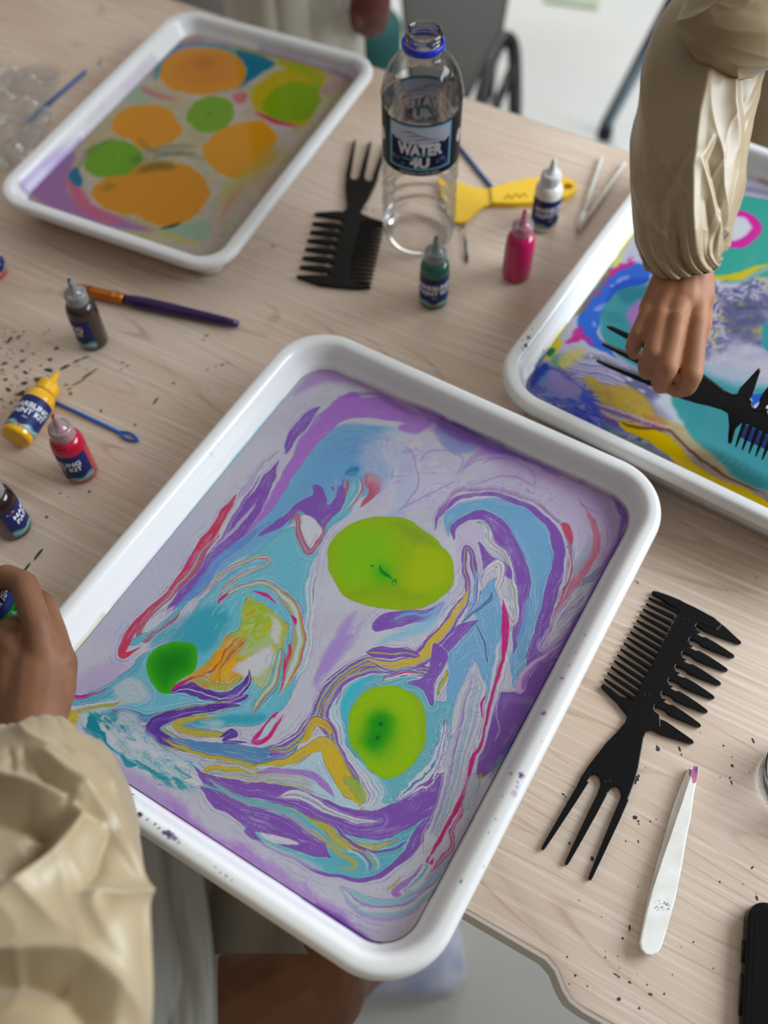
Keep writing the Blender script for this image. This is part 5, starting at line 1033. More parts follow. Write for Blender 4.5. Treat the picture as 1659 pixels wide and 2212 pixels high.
# ---------------------------------------------------------------- yellow scraper
MYS = mat('yellow_scraper_plastic', srgb(250, 200, 0), .35); kq = crop(1000, 250, 4.1475)
def wpoly(pts, z): return [P(a, b, z)[:2] for a, b in pts]
sc = thing('scraper', (0, 0, 0), 'yellow plastic scraper with flared blade and hanging hole, under the white paint bottle', 'scraper')
bl = [(944, 385), (985, 393), (1020, 405), (1045, 410), (1066, 407), (1070, 440), (1045, 446), (1030, 456), (1012, 474), (995, 482), (975, 480), (962, 450), (950, 415)]
obj('blade', prism(wpoly(bl, .003), .0012, .0042, .0006), MYS, sc, smooth=False)
hd = [(1060, 409), (1085, 403), (1115, 394), (1150, 388), (1200, 386), (1228, 388), (1242, 398), (1246, 408), (1238, 420), (1222, 428), (1190, 433), (1150, 440), (1110, 442), (1064, 441)]
ho = wpoly(hd, .004); hole = [P(1225+12*math.cos(t), 406+6.5*math.sin(t), .004)[:2] for t in np.linspace(0, 2*PI, 17)[:-1]]
bm = bmesh.new()
hv = sorted(range(len(hole)), key=lambda i: 0)
poly_ = [*ho]; k0 = 7; h0 = max(range(16), key=lambda i: -hole[i][1]*0+hole[i][0]*0-math.hypot(hole[i][0]-ho[k0][0], hole[i][1]-ho[k0][1]))
Ao = sum(ho[i][0]*ho[(i+1) % len(ho)][1]-ho[(i+1) % len(ho)][0]*ho[i][1] for i in range(len(ho))); Ah = sum(hole[i][0]*hole[(i+1) % 16][1]-hole[(i+1) % 16][0]*hole[i][1] for i in range(16))
hh = hole[h0:]+hole[:h0]
if Ao*Ah > 0: hh = [hh[0]]+hh[:0:-1]
e_ = np.array([1e-6, 1e-6]); poly_ = ho[:k0+1]+hh+[np.array(hh[0])+e_, np.array(ho[k0])+e_]+ho[k0+1:]
obj('handle', prism(poly_, .0010, .0062, 0), MYS, sc, smooth=False)
obj('grip_ridge', join_bm(join_bm(tube([P(1090, 431, .0062), P(1098, 419, .0066), P(1106, 431, .0062)], .0006), tube([P(1106, 428, .0062), P(1116, 418, .0066), P(1124, 428, .0062)], .0006)), tube([P(1122, 427, .0062), P(1132, 417, .0066), P(1140, 427, .0062)], .0006)), mat('yellow_shade', srgb(214, 160, 0), .4), sc)
# ---------------------------------------------------------------- threaders, sticks, brush
MBL = mat('blue_plastic', srgb(0, 92, 178), .35)
def threader(label, a, b, eye, w_px, tint=None):
    t = thing('threader', (0, 0, 0), label, 'plastic needle', 'blue plastic threaders'); m = tint or MBL
    A, B = PV(*a, .0018), PV(*b, .0018); u = (B-A).normalized(); v = Vector((-u.y, u.x, 0)); L = (B-A).length; s = mpp(*b, 0); r = w_px*s/2
    obj('shaft', tube([A, A+u*L*.02, A+u*(L-eye*s)], [r*.5, r*.9, r], 10), m, t)
    q0 = A+u*(L-eye*s); pts = [q0+u*(eye*s*k/16)+v*(math.sin(PI*k/16)*eye*s*.16) for k in range(17)]+[q0+u*(eye*s*k/16)-v*(math.sin(PI*k/16)*eye*s*.16) for k in range(15, 0, -1)]
    obj('eye', tube(pts+[pts[0]], r*.75, 8, caps=False), m, t); return t
threader('blue plastic threader with an open eye, lying beside the red paint bottle', (114, 866), (298, 952), 50, 8)
threader('blue plastic threader lying left of the far left tray', (186, 152), (60, 262), 26, 7)
threader('blue plastic threader half tucked under the yellow scraper', (1066, 408), (975, 296), 34, 8, mat('blue_plastic_faded', srgb(44, 96, 172), .35))
ps = thing('stick', (0, 0, 0), 'thin clear plastic stick with a green stained tip, right of the water bottle', 'stick')
obj('shaft', tube([P(1000, 470, .0016), P(1009, 560, .0016)], .0014, 10), clear('clear_stick', (.86, .88, .86, 1), .2, 2), ps)
obj('tip', tube([P(1008.5, 552, .0016), P(1009.5, 567, .0014)], [.0015, .0009], 10), mat('green_tip', srgb(70, 110, 74), .4), ps)
br = thing('paintbrush', (0, 0, 0), 'paintbrush with dark purple handle and copper ferrule, behind the dark brown bottle', 'paintbrush')
A, B = PV(150, 620, .006), PV(514, 700, .005); u = (B-A).normalized(); L = (B-A).length; s = mpp(300, 660, 0)
def bt(f0, f1, rs, m, nm):
    n = len(rs); return obj(nm, tube([A+u*L*(f0+(f1-f0)*i/(n-1)) for i in range(n)], rs, 20), m, br)
bt(.32, 1., [.0040, .0052, .0056, .0056, .0053, .0050, .0047, .0044, .0040, .0030], mat('purple_lacquer', srgb(44, 8, 74), .22), 'handle')
bt(.12, .33, [.0054, .0050, .0048, .0047, .0047, .0049, .0046], mat('copper_ferrule', srgb(196, 110, 40), .3, Metallic=.7), 'ferrule')
for q in (.275, .292): obj('crimp', tube([A+u*L*(q-.004), A+u*L*q, A+u*L*(q+.004)], [.0046, .0053, .0046], 20), mat('ferrule_crimp', srgb(230, 150, 60), .25, Metallic=.7), br)
bt(0, .13, [.0012, .0040, .0054, .0052], mat('brown_bristles', srgb(150, 86, 36), .7), 'bristles')
# ---------------------------------------------------------------- tweezers
MTW = mottle(mat('white_tweezer_plastic', srgb(232, 228, 218), .4), srgb(222, 218, 206), srgb(238, 235, 228), 60)
tw = thing('tweezers', (0, 0, 0), 'closed white plastic tweezers with purple-stained tips, lying right of the comb', 'tweezers')
tq = crop(950, 1650, 2.34)
arm = tq(1283,10, 1308,15, 1304,60, 1284,150, 1268,270, 1245,380, 1226,500, 1210,580, 1190,680, 1165,770, 1140,860, 1118,925, 1100,955, 1070,970, 1040,965, 1018,940, 1010,905, 1022,840, 1045,740, 1075,640, 1108,540, 1130,470, 1165,370, 1195,280, 1225,195, 1255,100, 1272,50)
o = obj('arm', prism(wpoly(arm, .007), .0050, .0080, .0008), MTW, tw, smooth=False)
arm2 = tq(1258,22, 1282,28, 1276,70, 1262,120, 1235,190, 1212,250, 1185,330, 1160,400, 1130,500, 1100,610, 1080,720, 1060,800, 1046,880, 1030,930, 1016,910, 1022,830, 1042,730, 1070,610, 1098,500, 1125,410, 1155,300, 1185,200, 1215,120, 1240,60)
obj('arm', prism(wpoly(arm2, .002), .0004, .0034, .0008), MTW, tw, smooth=False)
hj = tq(1010,905, 1022,840, 1040,760, 1165,770, 1118,925, 1100,955, 1070,970, 1040,965, 1018,940)
obj('hinge', prism(wpoly(hj, .004), .0030, .0055, .0003), MTW, tw, smooth=False)
st = bmesh.new()
for pts, z in ((tq(1284,9, 1307,14, 1303,60, 1296,95, 1280,98, 1274,60), .0081), (tq(1259,24, 1281,29, 1275,68, 1262,60), .0036)):
    p_l = [st.verts.new((*P(a, b, z)[:2], z)) for a, b in pts]; st.faces.new(p_l)
obj('paint_stain', st, mottle(mat('purple_stain', srgb(120, 60, 130), .4), srgb(98, 40, 120), srgb(206, 110, 150), 220), tw, smooth=False)
sm = bmesh.new(); rs_ = random.Random(3)
for i in range(34):
    a, b = tq(rs_.uniform(1085, 1160), rs_.uniform(690, 740))[0]; c_ = P(a, b, .0081); r_ = rs_.uniform(.0001, .00035)
    p_l = [sm.verts.new((c_[0]+r_*math.cos(k)*2*(1 if i % 2 else .6), c_[1]+r_*math.sin(k), .0081)) for k in (0, 1.2, 2.5, 3.8, 5)]; sm.faces.new(p_l)
obj('smudge', sm, mat('grey_smudge', srgb(120, 120, 122), .6), tw, smooth=False)['kind'] = 'stuff'
tw2 = thing('tweezers', (0, 0, 0), 'open white plastic tweezers near the far table edge, left of the sleeve', 'tweezers')
for a, b in (((1300, 340), (1252, 488)), ((1350, 352), (1254, 490))):
    obj('arm', tube([P(*a, .003), P((a[0]+b[0])/2, (a[1]+b[1])/2, .0035), P(*b, .003)], [.0016, .0022, .0026], 8), MTW, tw2)
obj('hinge', tube([P(1262, 462, .003), P(1249, 496, .003)], [.0034, .0026], 10), MTW, tw2)
# ---------------------------------------------------------------- phone, cup, wrapper
MPH = mat('phone_black', srgb(4, 4, 5), .25, Specular_IOR_Level=.2)
pc = P(1618, 1962, .005); du = (P(1607, 2212, .005)-P(1617, 1990, .005))[:2]; du /= np.linalg.norm(du); dv = np.array([-du[1], du[0]])
dv = dv if dv[0] > 0 else -dv
def rr_poly(o, u, v, L, W, r, n=8):
    out = []
    for cx_, cy_, a0 in ((L-r, W-r, 0), (r, W-r, PI/2), (r, r, PI), (L-r, r, 3*PI/2)):
        for i in range(n+1): a = a0+PI/2*i/n; out.append(o+u*(cx_+r*math.cos(a))+v*(cy_+r*math.sin(a)))
    return out
org = P(1613, 1940, .006)[:2]
phn = thing('phone', (0, 0, 0), 'black phone lying flat at the lower right edge of the table', 'phone')
obj('case', prism(rr_poly(org, du, dv, .152, .076, .012), .0003, .0098, .002, 3), MPH, phn, smooth=False)
obj('screen', prism(rr_poly(org+du*.004+dv*.004, du, dv, .144, .068, .009), .0097, .0101, 0), mat('phone_glass', srgb(3, 3, 4), .04, Specular_IOR_Level=.25), phn, smooth=False)
for s0, ln in ((.024, .012), (.042, .022), (.071, .02)):
    obj('side_button', tube([Vector((*(org+du*s0-dv*.0002), .005)), Vector((*(org+du*(s0+ln)-dv*.0002), .005))], .0012, 10), mat('button_black', srgb(14, 12, 12), .3, Specular_IOR_Level=.3), phn)
cu_ = P(1720, 1702, .0)
cup = obj('cup', lathe([(.020, .0005), (.026, .001), (.0262, .003), (.0270, .012), (.0278, .020), (.0283, .0235), (.0291, .0240), (.0294, .0250), (.0290, .0258), (.0282, .0256), (.0276, .0248), (.0262, .012), (.0254, .0025)], 72, lambda a, z, i: .006*math.sin(a*24)*(1 if 3 < i < 6 else 0), cap0=True), clear('clear_cup', (.96, .965, .97, 1), .06, 1.0), loc=(P(1726, 1700)[0], P(1726, 1700)[1], 0))
tag(cup, 'small clear plastic cup at the right edge, between the comb and the phone', 'cup')
wr = bmesh.new(); q_ = P(12, 258); g_ = 44
vs = [[None]*g_ for _ in range(g_)]
for i in range(g_):
    for j in range(g_):
        x_, y_ = (i/(g_-1)-.5)*.13, (j/(g_-1)-.5)*.17; h_ = abs(mnoise.noise(Vector((x_*28, y_*28, 1))))*.022+abs(mnoise.noise(Vector((x_*80, y_*80, 3))))*.008
        vs[i][j] = wr.verts.new((q_[0]-.02+x_+mnoise.noise(Vector((x_*40, y_*40, 7)))*.006, q_[1]-.0+y_+mnoise.noise(Vector((x_*40, y_*40, 9)))*.006, .001+h_*(1-abs(i/(g_-1)-.5)*1.5)))
for i in range(g_-1):
    for j in range(g_-1): wr.faces.new((vs[i][j], vs[i+1][j], vs[i+1][j+1], vs[i][j+1]))
wo = obj('plastic_wrapper', wr, clear('crumpled_film', (.95, .95, .95, 1), .25, .45), smooth=False); tag(wo, 'crumpled clear plastic wrapper at the upper left edge of the table', 'wrapper')
sd = wo.modifiers.new('s', 'SOLIDIFY'); sd.thickness = .0003
# ---------------------------------------------------------------- people
def skin(name, c1, c2):
    m = mottle(mat(name, c1, .56), c1, c2, 45, 3, .3, .7); p = m.node_tree.nodes['Principled BSDF']
    p.inputs['Subsurface Weight'].default_value = .12; p.inputs['Subsurface Radius'].default_value = (.006, .003, .002); p.inputs['Specular IOR Level'].default_value = .28
    n, l, p = nodes(m); t = N(m, 'ShaderNodeTexCoord'); v = N(m, 'ShaderNodeTexVoronoi'); v.inputs['Scale'].default_value = 900; b = N(m, 'ShaderNodeBump'); b.inputs['Strength'].default_value = .12; b.inputs['Distance'].default_value = .0003
    l.new(t.outputs['Object'], v.inputs[0]); l.new(v.outputs[0], b.inputs['Height']); l.new(b.outputs[0], p.inputs['Normal']); return m
def satin(name, col, warm, rough=.46):
    m = mottle(mat(name, col, rough), col, warm, 9, 3, .35, .65); n, l, p = nodes(m); p.inputs['Sheen Weight'].default_value = .25; p.inputs['Sheen Roughness'].default_value = .4; p.inputs['Specular IOR Level'].default_value = .75
    t = N(m, 'ShaderNodeTexCoord'); wv_ = N(m, 'ShaderNodeTexWave'); wv_.inputs['Scale'].default_value = 420; wv_.bands_direction = 'DIAGONAL'; b = N(m, 'ShaderNodeBump'); b.inputs['Strength'].default_value = .10; b.inputs['Distance'].default_value = .0002
    l.new(t.outputs['Object'], wv_.inputs[0]); l.new(wv_.outputs[0], b.inputs['Height']); l.new(b.outputs[0], p.inputs['Normal']); return m
def caps(bm, chain, seg=14):
    # chain: list of (Vector, radius, flat) joined by tapered capsules
    for (a, ra), (b, rb) in zip(chain, chain[1:]):
        d = b-a; L = d.length
        if L < 1e-6: continue
        q = d.normalized().to_track_quat('Z', 'Y'); n = 6; pts = []
        for i in range(n+1): th = -PI/2+PI/2*i/n; pts.append((ra*math.cos(th), ra*math.sin(th)))
        for i in range(n+1): th = PI/2*i/n; pts.append((rb*math.cos(th), L+rb*math.sin(th)))
        rings = []
        for r, z in pts[1:-1]: rings.append([bm.verts.new(a+q@Vector((r*math.cos(2*PI*k/seg), r*math.sin(2*PI*k/seg), z))) for k in range(seg)])
        t0 = bm.verts.new(a+q@Vector((0, 0, -ra))); t1 = bm.verts.new(a+q@Vector((0, 0, L+rb)))
        for x, y in zip(rings, rings[1:]):
            for k in range(seg): bm.faces.new((x[k], x[(k+1) % seg], y[(k+1) % seg], y[k]))
        for k in range(seg): bm.faces.new((t0, rings[0][(k+1) % seg], rings[0][k])); bm.faces.new((t1, rings[-1][k], rings[-1][(k+1) % seg]))
def body_mesh(name, bm, m, parent, vox=.0014, smooth_it=7, f=.5):
    o = obj(name, bm, None)
    r = o.modifiers.new('r', 'REMESH'); r.mode = 'VOXEL'; r.voxel_size = vox
    s = o.modifiers.new('s', 'SMOOTH'); s.iterations = smooth_it; s.factor = f
    dg = bpy.context.evaluated_depsgraph_get(); dg.update(); me = bpy.data.meshes.new_from_object(o.evaluated_get(dg)); bpy.data.objects.remove(o)
    me.polygons.foreach_set('use_smooth', [True]*len(me.polygons)); me.materials.clear(); me.materials.append(m)
    o = bpy.data.objects.new(name, me); C.objects.link(o); o.parent = parent; return o
def ch(*v): # chain from (px, py, z, half width in px)
    return [(PV(a, b, z), w_*mpp(a, b, z)) for a, b, z, w_ in v]
def sleeve(name, path, m, parent, nt_=260, na=220, fold=.004, gather=.0028, seed=0, gl=.22, freq=19, strokes=()):
    pts = [PV(a, b, z) for a, b, z, w_ in path]; rad = [w_*mpp(a, b, z) for a, b, z, w_ in path]
    sp = smooth_path(pts, 12); rs = np.interp(np.linspace(0, 1, nt_), np.linspace(0, 1, len(path)), rad)
    sp = [Vector((np.interp(t*(len(sp)-1), range(len(sp)), [p[i] for p in sp]) for i in range(3))) for t in np.linspace(0, 1, nt_)]
    T = np.array([(sp[min(i+1, nt_-1)]-sp[max(i-1, 0)]).normalized()[:] for i in range(nt_)])
    S_ = np.array([p[:] for p in sp]); ref = np.array([0, 0, 1.]); 
    A = np.linspace(0, 2*PI, na, endpoint=False); V = np.zeros((nt_, na, 3))
    tt = np.linspace(0, 1, nt_)[:, None]; aa = A[None, :]; cx_, sx_ = np.cos(aa), np.sin(aa)
    def per(fa, ft, s): return fbm(cx_*fa+3+0*tt, sx_*fa+tt*ft+7*s, seed+s, 2)
    ridge = lambda q, w_: np.exp(-(np.abs(q)/w_))
    f1 = per(1.1, 3.5, 1)+.7*np.sin(aa*2+tt*6+seed); f2 = per(2.2, 6, 2); f3 = per(4.5, 10, 4)
    body = ridge(f1, .30)*1.1+ridge(f2, .18)*.35*sstep(.1, .5, tt)-.5
    body = body*sstep(.02, .3, tt)*fold
    ph_ = aa*freq+2.2*per(1.6, .5, 7)+1.3*np.sin(aa*3+seed)
    g = (np.abs(np.sin(ph_*.5))**.8-.5)*gather*np.exp(-(tt/gl)**1.3)*(.55+.9*(per(2., 1., 9)+.5))
    ph2 = aa*5.5+4*per(1.3, 3, 11); g2 = (np.abs(np.sin(ph2*.5))**.6-.5)*gather*2.2*np.exp(-((tt-.13)/.12)**2)
    Rr = rs[:, None]+body+g+g2+fold*2.0*per(.9, 1.8, 13)*sstep(.1, .4, tt)+.0016*(np.abs(np.sin(aa*21+2*per(2, 2, 15)))-.5)*np.exp(-(tt/.09)**2)
    el = np.exp(-((tt-.028)/.010)**2)*.0024; Rr = Rr-el
    for i in range(nt_):
        t = T[i]; u = np.cross(ref, t); u /= np.linalg.norm(u); v = np.cross(t, u)
        dr_ = np.cos(A)[:, None]*u+np.sin(A)[:, None]*v; V[i] = S_[i]+Rr[i][:, None]*dr_
        if strokes:
            q = (V[i]-np.array([0, 0, CH]))@RM; X_, Y_ = CX+FPX*q[:, 0]/-q[:, 2], CY-FPX*q[:, 1]/-q[:, 2]; add = np.zeros(na); up_ = sstep(-.35, .15, dr_@np.array([0, -.53, .85]))
            for pts_, amp_, w_ in strokes:
                best = np.full(na, 1e9); tb = np.zeros(na); n_s = len(pts_)-1
                for k_ in range(n_s):
                    ax_, ay_ = pts_[k_]; bx_, by_ = pts_[k_+1]; ex_, ey_ = bx_-ax_, by_-ay_; t_ = np.clip(((X_-ax_)*ex_+(Y_-ay_)*ey_)/(ex_*ex_+ey_*ey_), 0, 1)
                    d_s = np.hypot(X_-ax_-t_*ex_, Y_-ay_-t_*ey_); m_s = d_s < best; best[m_s] = d_s[m_s]; tb[m_s] = (k_+t_[m_s])/n_s
                add += amp_*np.exp(-np.sqrt(best**2+9)/w_)*np.sin(np.clip(tb*.86+.07, 0, 1)*PI)**.5
            V[i] += (add*up_)[:, None]*dr_
    n = na; F = [(i*n+k, i*n+(k+1) % n, (i+1)*n+(k+1) % n, (i+1)*n+k) for i in range(nt_-1) for k in range(n)]
    # turned-in cuff
    V2 = V[0]*.0+S_[0]+(V[0]-S_[0])*.93; V3 = S_[6]+(V[6]-S_[6])*.86; base = nt_*n
    VV = np.vstack([V.reshape(-1, 3), V2, V3]); F += [(k, base+k, base+(k+1) % n, (k+1) % n) for k in range(n)]+[(base+k, base+n+k, base+n+(k+1) % n, base+(k+1) % n) for k in range(n)]
    return obj(name, (VV, F), m, parent)
# --- child on the right, holding the comb
MSM = satin('beige_satin', srgb(*SATA), srgb(*SATB)); MSK1 = skin('tan_skin', srgb(*SKA), srgb(*SKB))
pr_ = thing('person', P(1478, 565, 0)+np.array([0, .3, 0]), 'person in a shiny beige smock reaching in from the upper right, gripping the comb', 'person')
pr_.location = (.52, .95, -.70); pm = Matrix.Translation(-pr_.location)
bm = bmesh.new()
WZ = .118
mcp = dict(p=(1399, 676, .104, 19), r=(1427, 684, .108, 21), m=(1462, 690, .110, 22), i=(1506, 698, .106, 23))
for k, wx in (('p', 1440), ('r', 1460), ('m', 1482), ('i', 1502)):
    caps(bm, ch((wx, 600, WZ-.006, 32), (mcp[k][0], mcp[k][1]-8, mcp[k][2]-.002, mcp[k][3]+2)))
    caps(bm, ch((wx, 610, WZ-.016, 34), (mcp[k][0]*.9+1465*.1, mcp[k][1]-6, mcp[k][2]-.012, mcp[k][3]+4)))
caps(bm, ch((1437, 560, WZ-.002, 30), (1445, 640, WZ-.010, 30))); caps(bm, ch((1510, 560, WZ-.004, 30), (1512, 640, WZ-.012, 32)))
caps(bm, ch((1475, 530, WZ-.006, 50), (1474, 600, WZ-.010, 50), (1474, 650, WZ-.014, 50)))
caps(bm, ch(mcp['p'], (1377, 724, .098, 19), (1367, 750, .084, 18), (1372, 763, .071, 15.5)))
caps(bm, ch(mcp['r'], (1410, 762, .099, 23), (1397, 790, .084, 21), (1397, 803, .072, 18.5)))
caps(bm, ch(mcp['m'], (1441, 793, .097, 25), (1429, 822, .083, 23), (1428, 832, .073, 20)))
caps(bm, ch(mcp['i'], (1494, 808, .093, 25), (1482, 834, .080, 23.5), (1462, 841, .071, 20)))
caps(bm, ch((1402, 668, .098, 19), (1428, 672, .101, 22), (1462, 677, .103, 23), (1504, 684, .099, 23))); caps(bm, ch((1410, 640, .098, 20), (1436, 640, .102, 22), (1470, 645, .103, 24), (1508, 650, .099, 22)))
caps(bm, ch((1510, 640, .098, 30), (1512, 700, .084, 26), (1492, 765, .070, 22), (1455, 788, .064, 19)))   # thumb behind the comb
caps(bm, [(PV(1475, 545, WZ-.004), .0165), (PV(1488, 300, .160), .020), (PV(1525, 110, .192), .022), (PV(1600, 20, .212), .024), (PV(1760, -60, .235), .028), (Vector((.46, .93, .30)), .045), (Vector((.50, .98, .05)), .085), (Vector((.50, .98, -.10)), .09)])
body_mesh('body', bm, MSK1, pr_, .0013, 17).matrix_parent_inverse = pm
sl = sleeve('sleeve', [(1478, 572, .115, 70), (1477, 552, .121, 78), (1476, 515, .129, 97), (1477, 470, .138, 108), (1484, 400, .150, 122), (1493, 300, .168, 129), (1506, 200, .186, 130), (1530, 110, .203, 124), (1590, 35, .218, 118), (1700, -40, .235, 118)], MSM, pr_, seed=3, fold=.0022, gather=.0034, nt_=340, na=300, strokes=[
    ([(1556, 50), (1532, 130), (1508, 250), (1494, 370), (1494, 470), (1498, 545)], .0095, 26), ([(1546, 305), (1524, 350), (1546, 420), (1566, 490), (1570, 530)], -.0050, 12), ([(1536, 300), (1512, 350), (1532, 420), (1552, 500)], .0050, 12),
    ([(1492, 330), (1450, 390), (1425, 440), (1412, 500)], -.0045, 11), ([(1500, 340), (1462, 400), (1440, 450), (1436, 510)], .0040, 11), ([(1366, 350), (1390, 430), (1410, 500), (1418, 550)], .0040, 12), ([(1610, 60), (1604, 150), (1622, 260), (1612, 360)], -.0060, 16), ([(1590, 120), (1584, 220), (1600, 320)], .0045, 14),
    ([(1465, 440), (1450, 500), (1456, 545)], -.0034, 7), ([(1520, 440), (1530, 500), (1526, 550)], -.0034, 7), ([(1478, 480), (1480, 550)], .0026, 6), ([(1560, 440), (1545, 500), (1548, 550)], .003, 7)]); sl.matrix_parent_inverse = pm
sl2 = sleeve('upper_sleeve', [(1528, 92, .222, 40), (1536, 82, .226, 84), (1555, 66, .232, 106), (1600, 44, .238, 116), (1680, 10, .244, 120), (1790, -40, .255, 122), (1900, -80, .27, 120)], MSM, pr_, nt_=150, seed=12, fold=.003, gather=.0); sl2.matrix_parent_inverse = pm
def torso(c, r0, r1, z0, z1, seed, n=160, m_=80, flute=.006, k=9):
    V = []; F = []
    for i in range(m_+1):
        t = i/m_; z = z0+(z1-z0)*t; r = r0+(r1-r0)*t
        for j in range(n):
            a = 2*PI*j/n; q = r*(1+.12*math.cos(2*a))+flute*(abs(math.sin(a*k/2+1.5*mnoise.noise(Vector((math.cos(a)*1.5, math.sin(a)*1.5, t*2+seed)))))**.7-.5)*(1.2-t)
            V.append((c[0]+q*math.cos(a), c[1]+q*math.sin(a), z))
    for i in range(m_):
        for j in range(n): F.append((i*n+j, i*n+(j+1) % n, (i+1)*n+(j+1) % n, (i+1)*n+j))
    F.append(tuple(range(n))[::-1]); F.append(tuple(m_*n+j for j in range(n))); return (V, F)
o = obj('smock_body', torso((.525, .985), .150, .11, -.35, .34, 2), MSM, pr_); o.matrix_parent_inverse = pm
tr = bmesh.new()
for dx_ in (-.055, .055): tr = join_bm(tr, tube([(.515+dx_, .985, -.36), (.515+dx_, .985, -.66)], [.05, .042], 20))
obj('trousers', tr, mat('dark_trousers', srgb(52, 56, 70), .8), pr_).matrix_parent_inverse = pm
shs = bmesh.new()
for dx_ in (-.055, .055): shs = join_bm(shs, prism([(.515+dx_+.04*math.cos(a), .955+.09*math.sin(a)) for a in np.linspace(0, 2*PI, 20)[:-1]], -.70, -.645, .012, 3))
obj('shoes', shs, mat('grey_shoes', srgb(110, 110, 116), .6), pr_).matrix_parent_inverse = pm
# --- child at the lower left, holding a green bottle
MSM2 = satin('cream_satin', srgb(*SATC), srgb(*SATD)); MSK2 = skin('brown_skin', srgb(*SKC), srgb(*SKD))
pl = thing('person', (-.26, -.02, -.70), 'person in cream satin smock at the lower left, holding a green bottle', 'person'); pm = Matrix.Translation(-pl.location)
bm = bmesh.new()
caps(bm, ch((70, 1640, .110, 66), (72, 1580, .104, 66), (82, 1500, .098, 70), (88, 1440, .096, 66)))
caps(bm, ch((100, 1560, .100, 42), (122, 1490, .095, 42), (130, 1432, .093, 38)))
caps(bm, ch((40, 1560, .100, 50), (40, 1450, .095, 60), (30, 1380, .095, 50)))
caps(bm, ch((128, 1430, .098, 36), (112, 1360, .096, 30), (94, 1305, .092, 27), (62, 1285, .086, 25), (15, 1300, .078, 23)))
caps(bm, ch((95, 1430, .104, 38), (80, 1350, .112, 31), (52, 1262, .112, 30), (15, 1246, .108, 28), (-25, 1262, .100, 25), (-45, 1290, .092, 22)))
caps(bm, ch((60, 1440, .100, 44), (30, 1395, .104, 34), (-25, 1370, .100, 28), (-45, 1340, .095, 24)))
caps(bm, ch((110, 1450, .086, 34), (70, 1400, .070, 26), (20, 1370, .062, 23), (-30, 1360, .062, 21)))
caps(bm, ch((110, 1480, .080, 30), (60, 1440, .062, 24), (0, 1420, .056, 20)))
caps(bm, [(PV(70, 1640, .110), .020), (PV(76, 1950, .132), .024), (PV(60, 2350, .16), .028), (Vector((-.215, -.08, .16)), .042), (Vector((-.26, -.07, .14)), .06), (Vector((-.26, -.07, -.10)), .075), (Vector((-.24, -.05, -.19)), .07), (PV(380, 2290, -.22), .058), (PV(668, 2122, -.235), .047), (PV(700, 2095, -.30), .042), (PV(800, 2075, -.58), .026), (PV(805, 2070, -.645), .028)])
body_mesh('body', bm, MSK2, pl, .0016, 9).matrix_parent_inverse = pm
sl = sleeve('sleeve', [(72, 1612, .108, 74), (74, 1640, .110, 112), (76, 1700, .118, 176), (80, 1800, .128, 214), (82, 1920, .138, 232), (80, 2060, .148, 242), (70, 2220, .160, 250), (60, 2420, .175, 256)], MSM2, pl, seed=21, fold=.0030, gather=.0042, gl=.14, freq=22, nt_=340, na=300, strokes=[
    ([(95, 1630), (130, 1680), (180, 1735), (220, 1765)], .0120, 18), ([(70, 1640), (110, 1700), (160, 1750), (212, 1775)], -.0110, 16), ([(0, 1680), (80, 1710), (150, 1735), (165, 1780), (110, 1860), (30, 1930), (-30, 1990)], .0170, 26), ([(-40, 1760), (60, 1760), (120, 1790), (60, 1850), (-20, 1890)], -.0200, 34),
    ([(-60, 2075), (60, 2075), (160, 2085), (230, 2150), (290, 2230)], .0170, 24), ([(-60, 2120), (60, 2110), (150, 2125), (200, 2180), (240, 2260)], -.0150, 24), ([(225, 1700), (270, 1800), (300, 1900), (318, 2020)], .0050, 16), ([(240, 1800), (225, 1870), (170, 1930)], -.0080, 14), ([(170, 1935), (240, 1945), (320, 1930)], .0090, 18), ([(190, 1960), (215, 2040), (280, 2150)], .0090, 18), ([(230, 1980), (270, 2060), (300, 2160)], -.0070, 18), ([(150, 1620), (200, 1660), (240, 1720)], .0060, 12), ([(20, 1620), (30, 1680)], -.005, 9), ([(50, 1615), (62, 1670)], -.005, 9)]); sl.matrix_parent_inverse = pm
o = obj('smock_body', torso((-.28, -.13), .16, .11, -.14, .24, 5), MSM2, pl); o.matrix_parent_inverse = pm
def sheet(cs, nu, nv, fn):
    V = []; F = []
    for i in range(nu+1):
        for j in range(nv+1):
            u, v = i/nu, j/nv; a = [cs[0][k]*(1-u)*(1-v)+cs[1][k]*u*(1-v)+cs[2][k]*u*v+cs[3][k]*(1-u)*v for k in range(3)]
            dx_, dy_, dz_ = fn(u, v); p = P(a[0]+dx_, a[1]+dy_, a[2]+dz_); V.append(p)
    for i in range(nu):
        for j in range(nv): b = i*(nv+1)+j; F.append((b, b+1, b+nv+2, b+nv+1))
    return (V, F)
MSKT = bump_noise(mat('grey_white_cloth', srgb(158, 158, 152), .6), 30, .3, .002, stretch=(1, .25, 1))
wav = lambda u, v: .010*abs(math.sin(u*9+v*2+2*mnoise.noise(Vector((u*2, v*2, 4)))))+.004*mnoise.noise(Vector((u*14, v*3, 1)))
o = obj('smock_skirt', sheet([(180, 1700, -.10), (470, 1850, -.10), (512, 2420, -.13), (150, 2420, -.13)], 90, 60, lambda u, v: (12*math.sin(v*3)*u, 0, wav(u, v)-.22*sstep(.86, 1.0, u)-.02*u)), MSKT, pl); o.matrix_parent_inverse = pm
sd = o.modifiers.new('s', 'SOLIDIFY'); sd.thickness = .0015
MSH = bump_noise(mat('taupe_shorts_cloth', srgb(128, 120, 106), .7), 40, .3, .002)
o = obj('shorts', sheet([(330, 1760, -.12), (560, 1890, -.13), (664, 2062, -.16), (420, 2062, -.15)], 60, 40, lambda u, v: (0, 0, .012*abs(math.sin(u*5+v*3))-.03*v)), MSH, pl); o.matrix_parent_inverse = pm
